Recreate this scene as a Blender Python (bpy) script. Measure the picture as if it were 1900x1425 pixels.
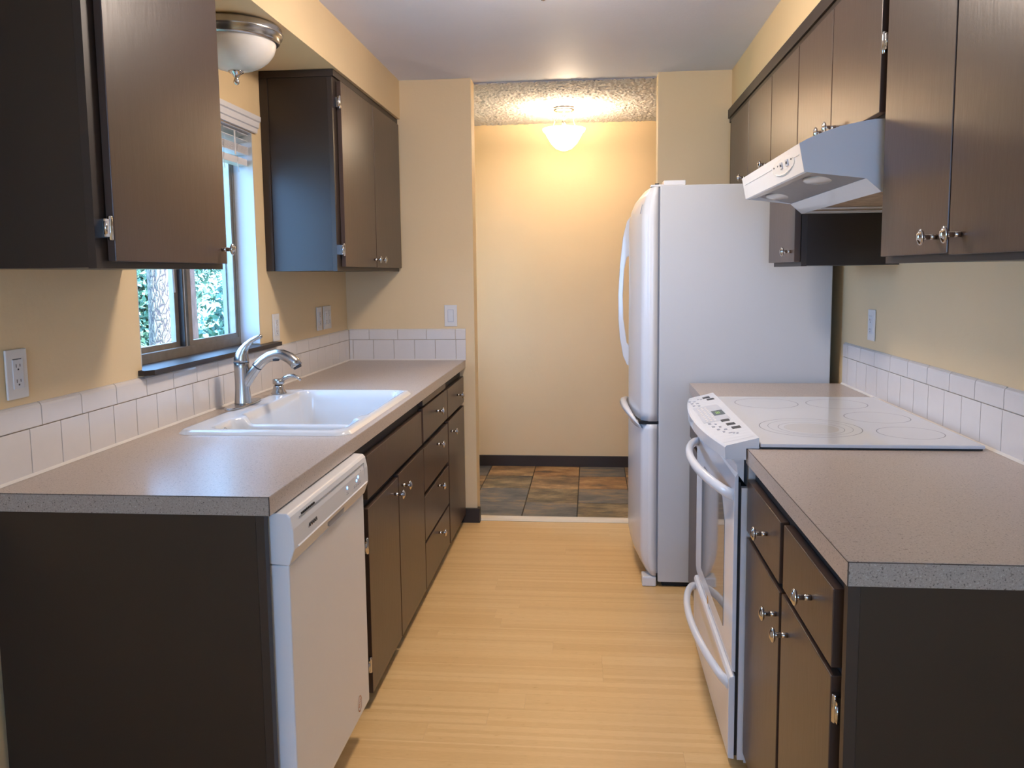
import bpy, bmesh, math, random
from mathutils import Vector, Matrix

# ------------------------------------------------------------------ scene, camera, light
for o in list(bpy.data.objects):
    bpy.data.objects.remove(o, do_unlink=True)
SC = bpy.context.scene
COL = SC.collection
R = math.radians

SC.view_settings.view_transform = 'Standard'
SC.view_settings.look = 'None'
SC.view_settings.exposure = 0.12
SC.view_settings.gamma = 1.0
SC.view_settings.use_curve_mapping = False

cam_d = bpy.data.cameras.new('camera')
cam = bpy.data.objects.new('camera', cam_d)
COL.objects.link(cam)
SC.camera = cam
ya, pi_, ro = R(5.237), R(5.722), R(-0.61)
fw = Vector((-math.sin(ya)*math.cos(pi_), math.cos(ya)*math.cos(pi_), -math.sin(pi_)))
rt = Vector((math.cos(ya), math.sin(ya), 0.0))
up = rt.cross(fw)
r2 = math.cos(ro)*rt + math.sin(ro)*up
u2 = -math.sin(ro)*rt + math.cos(ro)*up
M = Matrix((r2, u2, -fw)).transposed().to_4x4()
M.translation = Vector((1.347, -1.619, 1.386))
cam.matrix_world = M
cam_d.sensor_fit = 'HORIZONTAL'
cam_d.sensor_width = 36.0
cam_d.lens = 1483.0/1900.0*36.0
cam_d.shift_x = (950.0-960.694)/1900.0
cam_d.shift_y = (655.729-712.5)/1900.0
cam_d.clip_start = 0.02

W = bpy.data.worlds.new('world')
SC.world = W
W.use_nodes = True
wn = W.node_tree
wn.nodes.clear()
wo = wn.nodes.new('ShaderNodeOutputWorld')
wb = wn.nodes.new('ShaderNodeBackground')
wb.inputs['Color'].default_value = (0.29, 0.545, 1.0, 1)
wb.inputs['Strength'].default_value = 13.0
wn.links.new(wb.outputs[0], wo.inputs[0])

def lamp(name, kind, loc, energy, color, rot=(0,0,0), **kw):
    d = bpy.data.lights.new(name, kind)
    d.energy = energy; d.color = color
    for k, v in kw.items(): setattr(d, k, v)
    o = bpy.data.objects.new(name, d)
    o.location = loc; o.rotation_euler = rot
    COL.objects.link(o)
    return o

sun = lamp('sun', 'SUN', (6, 6, 12), 30.0, (1.0, 0.95, 0.86), angle=R(0.6))
sun.rotation_euler = Vector((-0.70, 0.18, -0.70)).to_track_quat('-Z', 'Y').to_euler()

def portal(name, loc, rot, sx, sy):
    o = lamp(name, 'AREA', loc, 1.0, (1, 1, 1), rot, shape='RECTANGLE', size=sx, size_y=sy)
    o.data.cycles.is_portal = True
    return o
# daylight openings (these lamps emit nothing, they only guide the sky light through the openings)
portal('daylight_kitchen_window', (-0.15, 1.10, 1.53), (0, R(-90), 0), 0.86, 0.9)
portal('daylight_hall_window', (-0.15, 3.325, 1.475), (0, R(-90), 0), 1.25, 0.45)
portal('daylight_added_window', (1.275, -4.65, 1.45), (R(90), 0, 0), 1.35, 1.3)  # unseen window behind the camera, added and sized for daylight fill

# ------------------------------------------------------------------ materials
def nodes_of(name):
    m = bpy.data.materials.new(name)
    m.use_nodes = True
    nt = m.node_tree
    return m, nt, nt.nodes['Principled BSDF']

def link(nt, a, b): nt.links.new(a, b)

def coords(nt, scale=(1, 1, 1), kind='Object'):
    tc = nt.nodes.new('ShaderNodeTexCoord')
    mp = nt.nodes.new('ShaderNodeMapping')
    mp.inputs['Scale'].default_value = scale
    link(nt, tc.outputs[kind], mp.inputs[0])
    return mp.outputs[0]

def noise(nt, vec, scale, detail=3.0, rough=0.55):
    n = nt.nodes.new('ShaderNodeTexNoise')
    n.inputs['Scale'].default_value = scale
    n.inputs['Detail'].default_value = detail
    n.inputs['Roughness'].default_value = rough
    link(nt, vec, n.inputs['Vector'])
    return n.outputs['Fac']

def ramp(nt, fac, stops):
    r = nt.nodes.new('ShaderNodeValToRGB')
    el = r.color_ramp.elements
    while len(el) < len(stops): el.new(0.5)
    for e, (p, c) in zip(el, stops):
        e.position = p; e.color = (*c, 1)
    link(nt, fac, r.inputs[0])
    return r.outputs[0]

def bump(nt, fac, bsdf, strength, dist):
    b = nt.nodes.new('ShaderNodeBump')
    b.inputs['Strength'].default_value = strength
    b.inputs['Distance'].default_value = dist
    link(nt, fac, b.inputs['Height'])
    link(nt, b.outputs[0], bsdf.inputs['Normal'])

def mixc(nt, fac, a, b, mode='MIX'):
    m = nt.nodes.new('ShaderNodeMix')
    m.data_type = 'RGBA'; m.blend_type = mode
    for s, v in ((m.inputs[0], fac), (m.inputs[6], a), (m.inputs[7], b)):
        if hasattr(v, 'is_linked'): link(nt, v, s)
        elif isinstance(v, tuple): s.default_value = (*v, 1)
        else: s.default_value = v
    return m.outputs[2]

def srgb(r, g, b):
    f = lambda c: (c/12.92 if c <= 0.04045 else ((c+0.055)/1.055)**2.4)
    return tuple(f(v/255.0) for v in (r, g, b))

def plain(name, col, rough=0.5, metal=0.0, var=0.06, vscale=6.0, bscale=None, bstr=0.1, bdist=0.002, spec=0.5, stretch=(1, 1, 1)):
    m, nt, p = nodes_of(name)
    v = coords(nt, stretch)
    f = noise(nt, v, vscale)
    a = tuple(min(1, c*(1+var)) for c in col); b = tuple(c*(1-var) for c in col)
    link(nt, ramp(nt, f, [(0.3, b), (0.7, a)]), p.inputs['Base Color'])
    p.inputs['Roughness'].default_value = rough
    p.inputs['Metallic'].default_value = metal
    p.inputs['Specular IOR Level'].default_value = spec
    if bscale: bump(nt, noise(nt, v, bscale, 4), p, bstr, bdist)
    return m

def emit(name, col, s):
    m, nt, p = nodes_of(name)
    p.inputs['Base Color'].default_value = (*col, 1)
    p.inputs['Emission Color'].default_value = (*col, 1)
    p.inputs['Emission Strength'].default_value = s
    v = coords(nt); f = noise(nt, v, 9)
    link(nt, ramp(nt, f, [(0.2, tuple(c*0.97 for c in col)), (0.8, col)]), p.inputs['Emission Color'])
    return m

MAT = {}
WALLC = srgb(235, 208, 163)
MAT['wall'] = plain('cream_wall_paint', WALLC, 0.55, var=0.02, vscale=2.0, bscale=38, bstr=0.22, bdist=0.004)
MAT['ceiling'] = plain('ceiling_paint_window_tint', srgb(223, 227, 246), 0.6, var=0.02, vscale=2, bscale=55, bstr=0.2, bdist=0.004)  # blue of the window light is mixed into the even white paint
MAT['popcorn'] = plain('popcorn_ceiling', srgb(222, 216, 212), 0.9, var=0.05, vscale=120)
MAT['reveal'] = plain('white_window_reveal', srgb(202, 204, 208), 0.5, var=0.02)

# brown painted wood: brush streaks along z
m, nt, p = nodes_of('brown_painted_wood')
v = coords(nt, (1, 1, 0.22)); f = noise(nt, v, 55, 4)
v2 = coords(nt); f2 = noise(nt, v2, 3.0)
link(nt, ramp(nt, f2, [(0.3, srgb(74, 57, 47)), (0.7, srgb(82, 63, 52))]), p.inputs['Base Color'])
p.inputs['Roughness'].default_value = 0.33
p.inputs['Specular IOR Level'].default_value = 0.5
bump(nt, f, p, 0.13, 0.003)
MAT['brown'] = m
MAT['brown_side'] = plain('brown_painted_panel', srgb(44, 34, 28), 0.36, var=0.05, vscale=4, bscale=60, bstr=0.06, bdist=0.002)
MAT['brown_dark'] = plain('dark_brown_trim_paint', srgb(50, 39, 32), 0.45, var=0.05)
MAT['cavity'] = plain('dark_cabinet_face', srgb(38, 31, 27), 0.6, var=0.05)

# laminate counter: fine speckle
def laminate(name, base, dark, light, rough):
    m, nt, p = nodes_of(name)
    v = coords(nt)
    f = noise(nt, v, 340, 2, 0.7)
    g = noise(nt, v, 210, 1, 0.5)
    c1 = ramp(nt, f, [(0.30, dark), (0.42, base), (0.60, base), (0.72, light)])
    c2 = ramp(nt, g, [(0.26, dark), (0.36, (1, 1, 1))])
    link(nt, mixc(nt, 0.8, c1, c2, 'MULTIPLY'), p.inputs['Base Color'])
    p.inputs['Roughness'].default_value = rough
    return m
MAT['laminate'] = laminate('speckled_laminate', srgb(190, 174, 161), srgb(150, 134, 122), srgb(213, 201, 190), 0.30)
MAT['laminate_edge'] = laminate('speckled_laminate_edge', srgb(158, 148, 138), srgb(104, 96, 90), srgb(190, 183, 176), 0.4)
MAT['seam'] = plain('dark_laminate_seam', srgb(70, 56, 46), 0.6)

MAT['tile'] = plain('white_glazed_tile', srgb(226, 219, 214), 0.12, var=0.015, vscale=20, bscale=9, bstr=0.04, bdist=0.004)
MAT['grout'] = plain('beige_grout', srgb(206, 186, 160), 0.85, var=0.06, vscale=40)
MAT['caulk'] = plain('white_caulk', srgb(232, 224, 214), 0.5, var=0.03)
MAT['white'] = plain('white_appliance_enamel', srgb(226, 226, 228), 0.22, var=0.01, vscale=3, bscale=140, bstr=0.03, bdist=0.001)
MAT['white_gloss'] = plain('white_gloss_enamel', srgb(228, 228, 230), 0.10, var=0.01)
MAT['white_tex'] = plain('white_textured_steel', srgb(202, 203, 205), 0.38, var=0.012, vscale=3, bscale=220, bstr=0.10, bdist=0.001)
MAT['plastic'] = plain('white_plastic', srgb(228, 224, 220), 0.35, var=0.01)
MAT['sink'] = plain('white_enamel_sink', srgb(214, 214, 214), 0.10, var=0.01)
MAT['grey'] = plain('grey_plastic', srgb(150, 150, 154), 0.4)
MAT['lgrey'] = plain('light_grey_print', srgb(196, 198, 205), 0.4)
MAT['dark'] = plain('dark_print', srgb(52, 52, 56), 0.5)
MAT['black'] = plain('black_rubber_and_gap', srgb(14, 13, 13), 0.6)
MAT['mark'] = plain('grey_print', srgb(140, 144, 158), 0.4)
MAT['nickel'] = plain('brushed_nickel', srgb(186, 182, 178), 0.24, metal=1.0, var=0.05, vscale=60, bscale=200, bstr=0.04, bdist=0.001, stretch=(1, 1, 0.1))
MAT['chrome'] = plain('polished_chrome', srgb(214, 210, 206), 0.12, metal=1.0, var=0.02)
MAT['alum'] = plain('anodised_aluminium', srgb(150, 140, 128), 0.42, metal=0.7, var=0.10, vscale=30)
MAT['alum_dark'] = plain('dark_aluminium', srgb(74, 70, 70), 0.45, metal=0.6, var=0.08)
MAT['cooktop'] = plain('white_ceramic_glass', srgb(222, 222, 226), 0.05, var=0.01)
MAT['ring'] = plain('grey_burner_print', srgb(150, 148, 152), 0.15)
MAT['gold'] = plain('gold_badge', srgb(190, 150, 90), 0.3, metal=0.8)
MAT['orange'] = plain('orange_print', srgb(196, 120, 60), 0.5)
MAT['grime'] = plain('greasy_underside', srgb(150, 128, 104), 0.6, var=0.35, vscale=26)
MAT['grille'] = plain('grey_hood_filter', srgb(150, 150, 156), 0.4, var=0.06, vscale=80)
MAT['blind'] = plain('white_blind_slat', srgb(226, 222, 222), 0.45, var=0.02)
MAT['threshold'] = plain('pale_wood_threshold', srgb(242, 226, 200), 0.4, var=0.05, vscale=8, stretch=(0.1, 1, 1))

MAT['led'] = emit('blue_led', (0.10, 0.35, 1.0), 9.0)
MAT['lcd'] = emit('green_segments', (0.45, 0.75, 0.15), 0.35)
MAT['lcd_back'] = plain('display_glass', srgb(62, 76, 66), 0.15)
MAT['hall_glass'] = emit('lit_alabaster_glass', (1.0, 0.79, 0.55), 21.0)
MAT['kitchen_glass'] = emit('lit_frosted_glass', (1.0, 0.84, 0.71), 98.0)

m, nt, p = nodes_of('frosted_alabaster_glass')
f = noise(nt, coords(nt), 7, 3)
link(nt, ramp(nt, f, [(0.3, srgb(222, 214, 204)), (0.7, srgb(240, 235, 228))]), p.inputs['Base Color'])
p.inputs['Roughness'].default_value = 0.25
p.inputs['Subsurface Weight'].default_value = 0.3
p.inputs['Subsurface Radius'].default_value = (0.02, 0.02, 0.02)
MAT['alabaster'] = m

# window glass: see-through with a weak mirror
m = bpy.data.materials.new('clear_window_glass'); m.use_nodes = True
nt = m.node_tree; nt.nodes.clear()
out = nt.nodes.new('ShaderNodeOutputMaterial'); tr = nt.nodes.new('ShaderNodeBsdfTransparent')
gl = nt.nodes.new('ShaderNodeBsdfGlossy'); gl.inputs['Roughness'].default_value = 0.02
tr.inputs[0].default_value = (0.93, 0.97, 0.98, 1)
lw = nt.nodes.new('ShaderNodeLayerWeight'); lw.inputs[0].default_value = 0.5
fr = nt.nodes.new('ShaderNodeMath'); fr.operation = 'POWER'; fr.inputs[1].default_value = 5.0
link(nt, lw.outputs['Facing'], fr.inputs[0])
mx = nt.nodes.new('ShaderNodeMixShader')
link(nt, fr.outputs[0], mx.inputs[0]); link(nt, tr.outputs[0], mx.inputs[1]); link(nt, gl.outputs[0], mx.inputs[2]); link(nt, mx.outputs[0], out.inputs[0])
MAT['glass'] = m

# oven window: dark grey mirror-like glass
MAT['oven_glass'] = plain('grey_oven_glass', srgb(112, 108, 106), 0.04, var=0.02, spec=1.0)

# bamboo planks: per plank tone, strips and darker nodes
m, nt, p = nodes_of('bamboo_floor')
tcv = coords(nt, (1, 1, 1))
sep = nt.nodes.new('ShaderNodeSeparateXYZ'); link(nt, tcv, sep.inputs[0])
oi = nt.nodes.new('ShaderNodeObjectInfo')
mul = nt.nodes.new('ShaderNodeMath'); mul.operation = 'MULTIPLY'; mul.inputs[1].default_value = 1/0.0192
link(nt, sep.outputs['Y'], mul.inputs[0])
fl = nt.nodes.new('ShaderNodeMath'); fl.operation = 'FLOOR'; link(nt, mul.outputs[0], fl.inputs[0])
ad = nt.nodes.new('ShaderNodeMath'); ad.operation = 'MULTIPLY_ADD'; ad.inputs[1].default_value = 3.37
link(nt, fl.outputs[0], ad.inputs[0])
sc_ = nt.nodes.new('ShaderNodeMath'); sc_.operation = 'MULTIPLY'; sc_.inputs[1].default_value = 91.0
link(nt, oi.outputs['Random'], sc_.inputs[0]); link(nt, sc_.outputs[0], ad.inputs[2])
wnz = nt.nodes.new('ShaderNodeTexWhiteNoise'); wnz.noise_dimensions = '1D'; link(nt, ad.outputs[0], wnz.inputs['W'])
strip = ramp(nt, wnz.outputs['Value'], [(0.0, srgb(232, 190, 129)), (0.5, srgb(238, 198, 137)), (1.0, srgb(242, 204, 145))])
plank_t = ramp(nt, oi.outputs['Random'], [(0.0, (0.965, 0.955, 0.94)), (1.0, (1, 1, 1))])
fib = noise(nt, coords(nt, (2.0, 60, 1)), 14, 3)
fibc = ramp(nt, fib, [(0.30, (0.86, 0.83, 0.78)), (0.55, (1, 1, 1))])
nod = noise(nt, coords(nt, (14, 52, 1)), 2.0, 1)
nodc = ramp(nt, nod, [(0.22, (0.78, 0.66, 0.50)), (0.31, (1, 1, 1))])
c = mixc(nt, 1.0, strip, plank_t, 'MULTIPLY'); c = mixc(nt, 0.7, c, fibc, 'MULTIPLY'); c = mixc(nt, 0.6, c, nodc, 'MULTIPLY')
link(nt, c, p.inputs['Base Color'])
p.inputs['Roughness'].default_value = 0.34
MAT['bamboo'] = m
MAT['subfloor'] = plain('floor_joint', srgb(178, 138, 86), 0.8)

# slate tiles: one material per tone family
def slate(name, a, b, c_, scale, seed):
    m, nt, p = nodes_of(name)
    tc = nt.nodes.new('ShaderNodeTexCoord'); oi = nt.nodes.new('ShaderNodeObjectInfo')
    vm = nt.nodes.new('ShaderNodeVectorMath'); vm.operation = 'MULTIPLY_ADD'
    vm.inputs[1].default_value = (1, 2.2, 1)
    cmb = nt.nodes.new('ShaderNodeMath'); cmb.operation = 'MULTIPLY'; cmb.inputs[1].default_value = 37.0
    link(nt, oi.outputs['Random'], cmb.inputs[0])
    link(nt, tc.outputs['Object'], vm.inputs[0]); link(nt, cmb.outputs[0], vm.inputs[2])
    f = noise(nt, vm.outputs[0], scale*1.0, 8, 0.72)
    link(nt, ramp(nt, f, [(0.34, a), (0.5, b), (0.64, c_)]), p.inputs['Base Color'])
    p.inputs['Roughness'].default_value = 0.42
    bump(nt, f, p, 0.35, 0.012)
    return m
SLATE = [slate('slate_brown', srgb(78, 64, 50), srgb(146, 112, 72), srgb(196, 156, 104), 5, 1),
         slate('slate_rust', srgb(70, 62, 54), srgb(160, 114, 66), srgb(202, 160, 106), 4, 2),
         slate('slate_grey', srgb(74, 74, 72), srgb(112, 106, 96), srgb(160, 130, 90), 4, 3),
         slate('slate_olive', srgb(72, 66, 54), srgb(126, 106, 74), srgb(172, 146, 104), 6, 4)]
MAT['slate_grout'] = plain('dark_slate_grout', srgb(86, 78, 66), 0.9)

# outdoors
m, nt, p = nodes_of('pine_bark')
v = coords(nt, (1, 1, 0.34)); nv = noise(nt, v, 12, 4)
va = nt.nodes.new('ShaderNodeVectorMath'); va.operation = 'MULTIPLY_ADD'; va.inputs[1].default_value = (0.12, 0.12, 0.12)
link(nt, nv, va.inputs[0]); link(nt, v, va.inputs[2])
vo = nt.nodes.new('ShaderNodeTexVoronoi'); vo.feature = 'DISTANCE_TO_EDGE'; vo.inputs['Scale'].default_value = 30
link(nt, va.outputs[0], vo.inputs['Vector'])
link(nt, ramp(nt, vo.outputs['Distance'], [(0.02, (0.040, 0.032, 0.040)), (0.10, (0.15, 0.12, 0.095)), (0.35, (0.23, 0.18, 0.14))]), p.inputs['Base Color'])
p.inputs['Roughness'].default_value = 0.9
bump(nt, vo.outputs['Distance'], p, 0.8, 0.05)
MAT['bark'] = m
MAT['bark_dark'] = plain('dark_pine_bark', (0.032, 0.020, 0.020), 0.9, var=0.4, vscale=22, stretch=(1, 1, 0.25))  # darker bark colour for the thin trunk, its branch and the stems
def leafm(name, col):
    m, nt, p = nodes_of(name)
    f = noise(nt, coords(nt), 3.2, 3)
    link(nt, ramp(nt, f, [(0.3, tuple(c*0.6 for c in col)), (0.7, col)]), p.inputs['Base Color'])
    p.inputs['Roughness'].default_value = 0.5
    return m
LEAF = [leafm('leaf_mid', (0.065, 0.18, 0.125)), leafm('leaf_pale', (0.12, 0.24, 0.17)), leafm('leaf_deep', (0.045, 0.14, 0.10))]
MAT['grass'] = plain('sunlit_grass', (0.13, 0.20, 0.11), 0.9, var=0.3, vscale=9)

# ------------------------------------------------------------------ mesh helpers
class MB:
    """collects shapes in world coordinates"""
    def __init__(self): self.v = []; self.f = []; self.s = []
    def add(self, vs, fs, smooth=False):
        k = len(self.v); self.v += [tuple(q) for q in vs]
        self.f += [[i+k for i in f] for f in fs]; self.s += [smooth]*len(fs)
        return self
    def box(self, x0, x1, y0, y1, z0, z1):
        vs = [(x, y, z) for x in (x0, x1) for y in (y0, y1) for z in (z0, z1)]
        return self.add(vs, [(0, 1, 3, 2), (4, 6, 7, 5), (0, 4, 5, 1), (2, 3, 7, 6), (0, 2, 6, 4), (1, 5, 7, 3)])
    def prism(self, pts, axis, a, b, smooth=False):
        """closed outline pts (2D) swept along axis: x -> (y,z), y -> (x,z), z -> (x,y)"""
        def P(q, t): return {'x': (t, q[0], q[1]), 'y': (q[0], t, q[1]), 'z': (q[0], q[1], t)}[axis]
        n = len(pts)
        vs = [P(q, a) for q in pts]+[P(q, b) for q in pts]
        self.add(vs, [tuple(range(n)), tuple(range(2*n-1, n-1, -1))])
        k = len(self.v)-2*n
        self.f += [[k+i, k+(i+1) % n, k+n+(i+1) % n, k+n+i] for i in range(n)]; self.s += [smooth]*n
        return self
    def loft(self, rings, closed=True, caps=True, smooth=True):
        n = len(rings[0]); vs = [q for r in rings for q in r]; fs = []
        for i in range(len(rings)-1):
            for j in range(n if closed else n-1):
                a, b = i*n+j, i*n+(j+1) % n
                fs.append((a, b, b+n, a+n))
        self.add(vs, fs, smooth)
        if caps:
            k = len(self.v)-len(vs)
            self.f += [list(range(k, k+n))[::-1], list(range(k+len(vs)-n, k+len(vs)))]; self.s += [False, False]
        return self
    def tube(self, path, rad, n=12, flat=1.0, caps=True, upv=(0, 0, 1)):
        path = [Vector(q) for q in path]
        if not hasattr(rad, '__len__'): rad = [rad]*len(path)
        rings = []; U = Vector(upv)
        for i, q in enumerate(path):
            t = (path[min(i+1, len(path)-1)]-path[max(i-1, 0)]).normalized()
            a = t.cross(U)
            if a.length < 1e-4: a = t.cross(Vector((1, 0, 0)))
            a.normalize(); b = a.cross(t).normalized()
            rings.append([q+(a*math.cos(k*2*math.pi/n)+b*math.sin(k*2*math.pi/n)*flat)*rad[i] for k in range(n)])
        return self.loft(rings, True, caps, True)
    def lathe(self, prof, center, axis=(0, 0, 1), n=24, sx=1.0, sy=1.0, caps=True):
        """prof: (radius, height) along axis"""
        A = Vector(axis).normalized(); B = A.orthogonal().normalized()
        if abs(A.x) > 0.9: B = Vector((0, 1, 0))
        if abs(A.z) > 0.9: B = Vector((1, 0, 0))
        C_ = A.cross(B); c0 = Vector(center)
        rings = [[c0+A*h+(B*math.cos(k*2*math.pi/n)*sx+C_*math.sin(k*2*math.pi/n)*sy)*max(r, 1e-4) for k in range(n)] for r, h in prof]
        return self.loft(rings, True, caps, True)
    def mesh(self, name, mat, bev=0.0, seg=2, origin=None):
        bm = bmesh.new()
        bv = [bm.verts.new(q) for q in self.v]
        for f, s in zip(self.f, self.s):
            try:
                nf = bm.faces.new([bv[i] for i in f]); nf.smooth = s
            except ValueError: pass
        bmesh.ops.recalc_face_normals(bm, faces=bm.faces)
        if bev:
            ed = [e for e in bm.edges if len(e.link_faces) == 2 and e.calc_face_angle(0) > 0.6]
            bmesh.ops.bevel(bm, geom=ed, offset=bev, segments=seg, profile=0.5, affect='EDGES', clamp_overlap=True)
        xs = [q.co for q in bm.verts]
        if origin is None:
            mn = [min(q[i] for q in xs) for i in range(3)]; mxx = [max(q[i] for q in xs) for i in range(3)]
            origin = Vector(((mn[0]+mxx[0])/2, (mn[1]+mxx[1])/2, mn[2]))
        bmesh.ops.translate(bm, verts=bm.verts, vec=-Vector(origin))
        me = bpy.data.meshes.new(name); bm.to_mesh(me); bm.free()
        for mm in (mat if isinstance(mat, list) else [mat]):
            me.materials.append(MAT[mm] if isinstance(mm, str) else mm)
        return me, Vector(origin)

WORLD = {}
def place(name, me, loc, parent=None):
    o = bpy.data.objects.new(name, me)
    COL.objects.link(o)
    loc = Vector(loc)
    WORLD[o.name] = loc
    if parent is not None:
        o.parent = parent; o.location = loc-WORLD[parent.name]
    else: o.location = loc
    return o
def part(name, mb, mat, parent=None, bev=0.0, seg=2):
    me, org = mb.mesh(name, mat, bev, seg)
    return place(name, me, org, parent)
def tag(o, label=None, cat=None, group=None, kind=None):
    if label: o['label'] = label
    if cat: o['category'] = cat
    if group: o['group'] = group
    if kind: o['kind'] = kind
    return o
def thing(name, label, cat, loc, group=None):
    o = bpy.data.objects.new(name, None); COL.objects.link(o)
    o.location = loc; o.empty_display_size = 0.05; WORLD[o.name] = Vector(loc)
    return tag(o, label, cat, group)
def struct(name, mb, mat, parent=None, bev=0.0, label=None):
    o = part(name, mb, mat, parent, bev)
    if parent is None: tag(o, label, None, None, 'structure')
    return o
def text_part(name, s, size, loc, axes, mat, parent, depth=0.0004, squeeze=1.0):
    cu = bpy.data.curves.new('lettering', 'FONT'); cu.body = s; cu.size = size; cu.extrude = depth
    cu.align_x = 'LEFT'; cu.align_y = 'BOTTOM'
    tmp = bpy.data.objects.new('lettering_tmp', cu); COL.objects.link(tmp)
    dg = bpy.context.evaluated_depsgraph_get()
    me = bpy.data.meshes.new_from_object(tmp.evaluated_get(dg))
    bpy.data.objects.remove(tmp, do_unlink=True); bpy.data.curves.remove(cu)
    X, Y, Z = (Vector(a) for a in axes)
    for q in me.vertices:
        c_ = q.co.copy(); q.co = X*c_.x*squeeze+Y*c_.y+Z*c_.z
    me.materials.clear(); me.materials.append(MAT[mat])
    return place(name, me, loc, parent)

# ------------------------------------------------------------------ room shell
ZC, ZS, YB, XR = 2.42, 2.217, 2.713, 2.40
YN = -4.6
HB = 1.087     # top of the splash tiles

# left wall with the window opening, and its tiles
wl = MB()
wy0, wy1, wz0, wz1 = 0.660, 1.535, 1.110, 1.955
wl.box(-0.15, 0, YN, wy0, 0, 2.6).box(-0.15, 0, wy1, YB+0.12, 0, 2.6)
wl.box(-0.15, 0, wy0, wy1, 0, 1.090).box(-0.15, 0, wy0, wy1, wz1, 2.6)
wall_left = struct('wall_left', wl, 'wall', label='cream wall with the window over the sink')
def tiles(parent, mk, a0, a1, pitch, phase, z0, z1, bull, first=None):
    """lay one row of tiles along a wall between a0 and a1; mk(s,e,z0,z1,bull) gives the shape"""
    k = math.floor((a0-phase)/pitch); s = phase+k*pitch
    while s < a1-0.004:
        e = s+pitch; ss, ee = max(s, a0), min(e, a1)
        if ee-ss > 0.012: part('tile', mk(ss+0.0014, ee-0.0014, z0, z1, bull), 'tile', parent)
        s = e
def roll(t):   # outline (depth, height 0..1 top) of a bullnose edge
    return [(0.0, 1.0)]+[(t*math.sin(a), 1-t*(1-math.cos(a))/0.06*1.0) for a in ()]
def tile_x(sign, x0, t=0.008):
    def mk(s, e, z0, z1, bull):
        mb = MB()
        if bull:
            r = 0.011
            pts = [(x0, z0), (x0+sign*t, z0), (x0+sign*t, z1-r)]+[(x0+sign*(t-r+r*math.cos(a)), z1-r+r*math.sin(a)) for a in (R(30), R(60), R(90))]+[(x0, z1)]
            mb.prism(pts, 'y', s, e)
        else:
            mb.box(min(x0, x0+sign*t), max(x0, x0+sign*t), s, e, z0, z1)
        return mb
    return mk
def tile_y(y0, t=0.008):
    def mk(s, e, z0, z1, bull):
        mb = MB(); r = 0.011
        pts = [(y0, z0), (y0-t, z0), (y0-t, z1)] + [(y0, z1)]
        if bull: pts = [(y0, z0), (y0-t, z0), (y0-t, z1-r)]+[(y0-t+r-r*math.cos(a), z1-r+r*math.sin(a)) for a in (R(30), R(60), R(90))]+[(y0, z1)]
        mb.prism(pts, 'x', s, e); return mb
    return mk
TZ = (0.919, 1.0275, 1.0305, HB)
part('grout_bed', MB().box(0, 0.006, 0.0, YB-0.001, 0.9145, HB-0.003), 'grout', wall_left)
tiles(wall_left, tile_x(1, 0.003), 0.0, YB-0.012, 0.1128, 0.0385, TZ[0], TZ[1], False)
tiles(wall_left, tile_x(1, 0.003), 0.0, YB-0.012, 0.1556, 0.041, TZ[2], TZ[3], True)
part('caulk_bead', MB().prism([(0.003, 0.9145), (0.018, 0.9145), (0.010, 0.921), (0.003, 0.921)], 'y', 0.0, YB-0.012), 'caulk', wall_left)

# right wall
wall_right = struct('wall_right', MB().box(XR, XR+0.15, YN, YB+0.12, 0, 2.6), 'wall', label='cream wall behind the range and refrigerator')
RT0, RT1 = -0.317, 1.790
part('grout_bed', MB().box(XR-0.006, XR, RT0, RT1, 0.9145, HB-0.003), 'grout', wall_right)
tiles(wall_right, tile_x(-1, XR-0.003), RT0, RT1, 0.1122, 0.4905, TZ[0], TZ[1], False)
tiles(wall_right, tile_x(-1, XR-0.003), RT0, RT1, 0.1556, 0.4860, TZ[2], TZ[3], True)
part('caulk_bead', MB().prism([(XR-0.003, 0.9145), (XR-0.018, 0.9145), (XR-0.010, 0.921), (XR-0.003, 0.921)], 'y', RT0, RT1), 'caulk', wall_right)

# back wall either side of the opening
XJL, XJR, WT = 0.713, 1.700, 0.115
wall_back = struct('wall_back', MB().box(0, XJL, YB, YB+WT, 0, 2.6), 'wall', label='short cream return wall at the end of the left counter')
part('grout_bed', MB().box(0.004, 0.664, YB-0.006, YB, 0.9145, HB-0.003), 'grout', wall_back)
tiles(wall_back, tile_y(YB-0.003), 0.012, 0.666, 0.1155, 0.0335, TZ[0], TZ[1], False)
tiles(wall_back, tile_y(YB-0.003), 0.012, 0.666, 0.1610, 0.1260, TZ[2], TZ[3], True)
part('caulk_bead', MB().prism([(YB-0.003, 0.9145), (YB-0.018, 0.9145), (YB-0.010, 0.921), (YB-0.003, 0.921)], 'x', 0.012, 0.664), 'caulk', wall_back)
struct('wall_back', MB().box(XJR, XR, YB, YB+WT, 0, 2.6), 'wall', label='short cream return wall behind the refrigerator')
YH = 4.034
wall_hall = struct('wall_hall', MB().box(-0.18, 3.3, YH, YH+0.12, 0, 2.6), 'wall', label='plain yellow hall wall under the lit bowl lamp')
he = MB().box(-0.18, 0, YB+0.12, 3.10, 0, 2.6).box(-0.18, 0, 3.55, YH, 0, 2.6).box(-0.18, 0, 3.10, 3.55, 2.10, 2.6).box(-0.18, 0, 3.10, 3.55, 0, 0.85)
struct('wall_hall_left', he, 'wall')
struct('wall_hall_right', MB().box(3.2, 3.3, YB+WT, YH, 0, 2.6), 'wall')
struct('wall_hall_front', MB().box(XR+0.15, 3.2, YB, YB+WT, 0, 2.6), 'wall')
nb = MB().box(-0.18, 0.60, YN-0.12, YN, 0, 2.6).box(1.95, XR+0.15, YN-0.12, YN, 0, 2.6).box(0.60, 1.95, YN-0.12, YN, 2.10, 2.6).box(0.60, 1.95, YN-0.12, YN, 0, 0.80)
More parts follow.
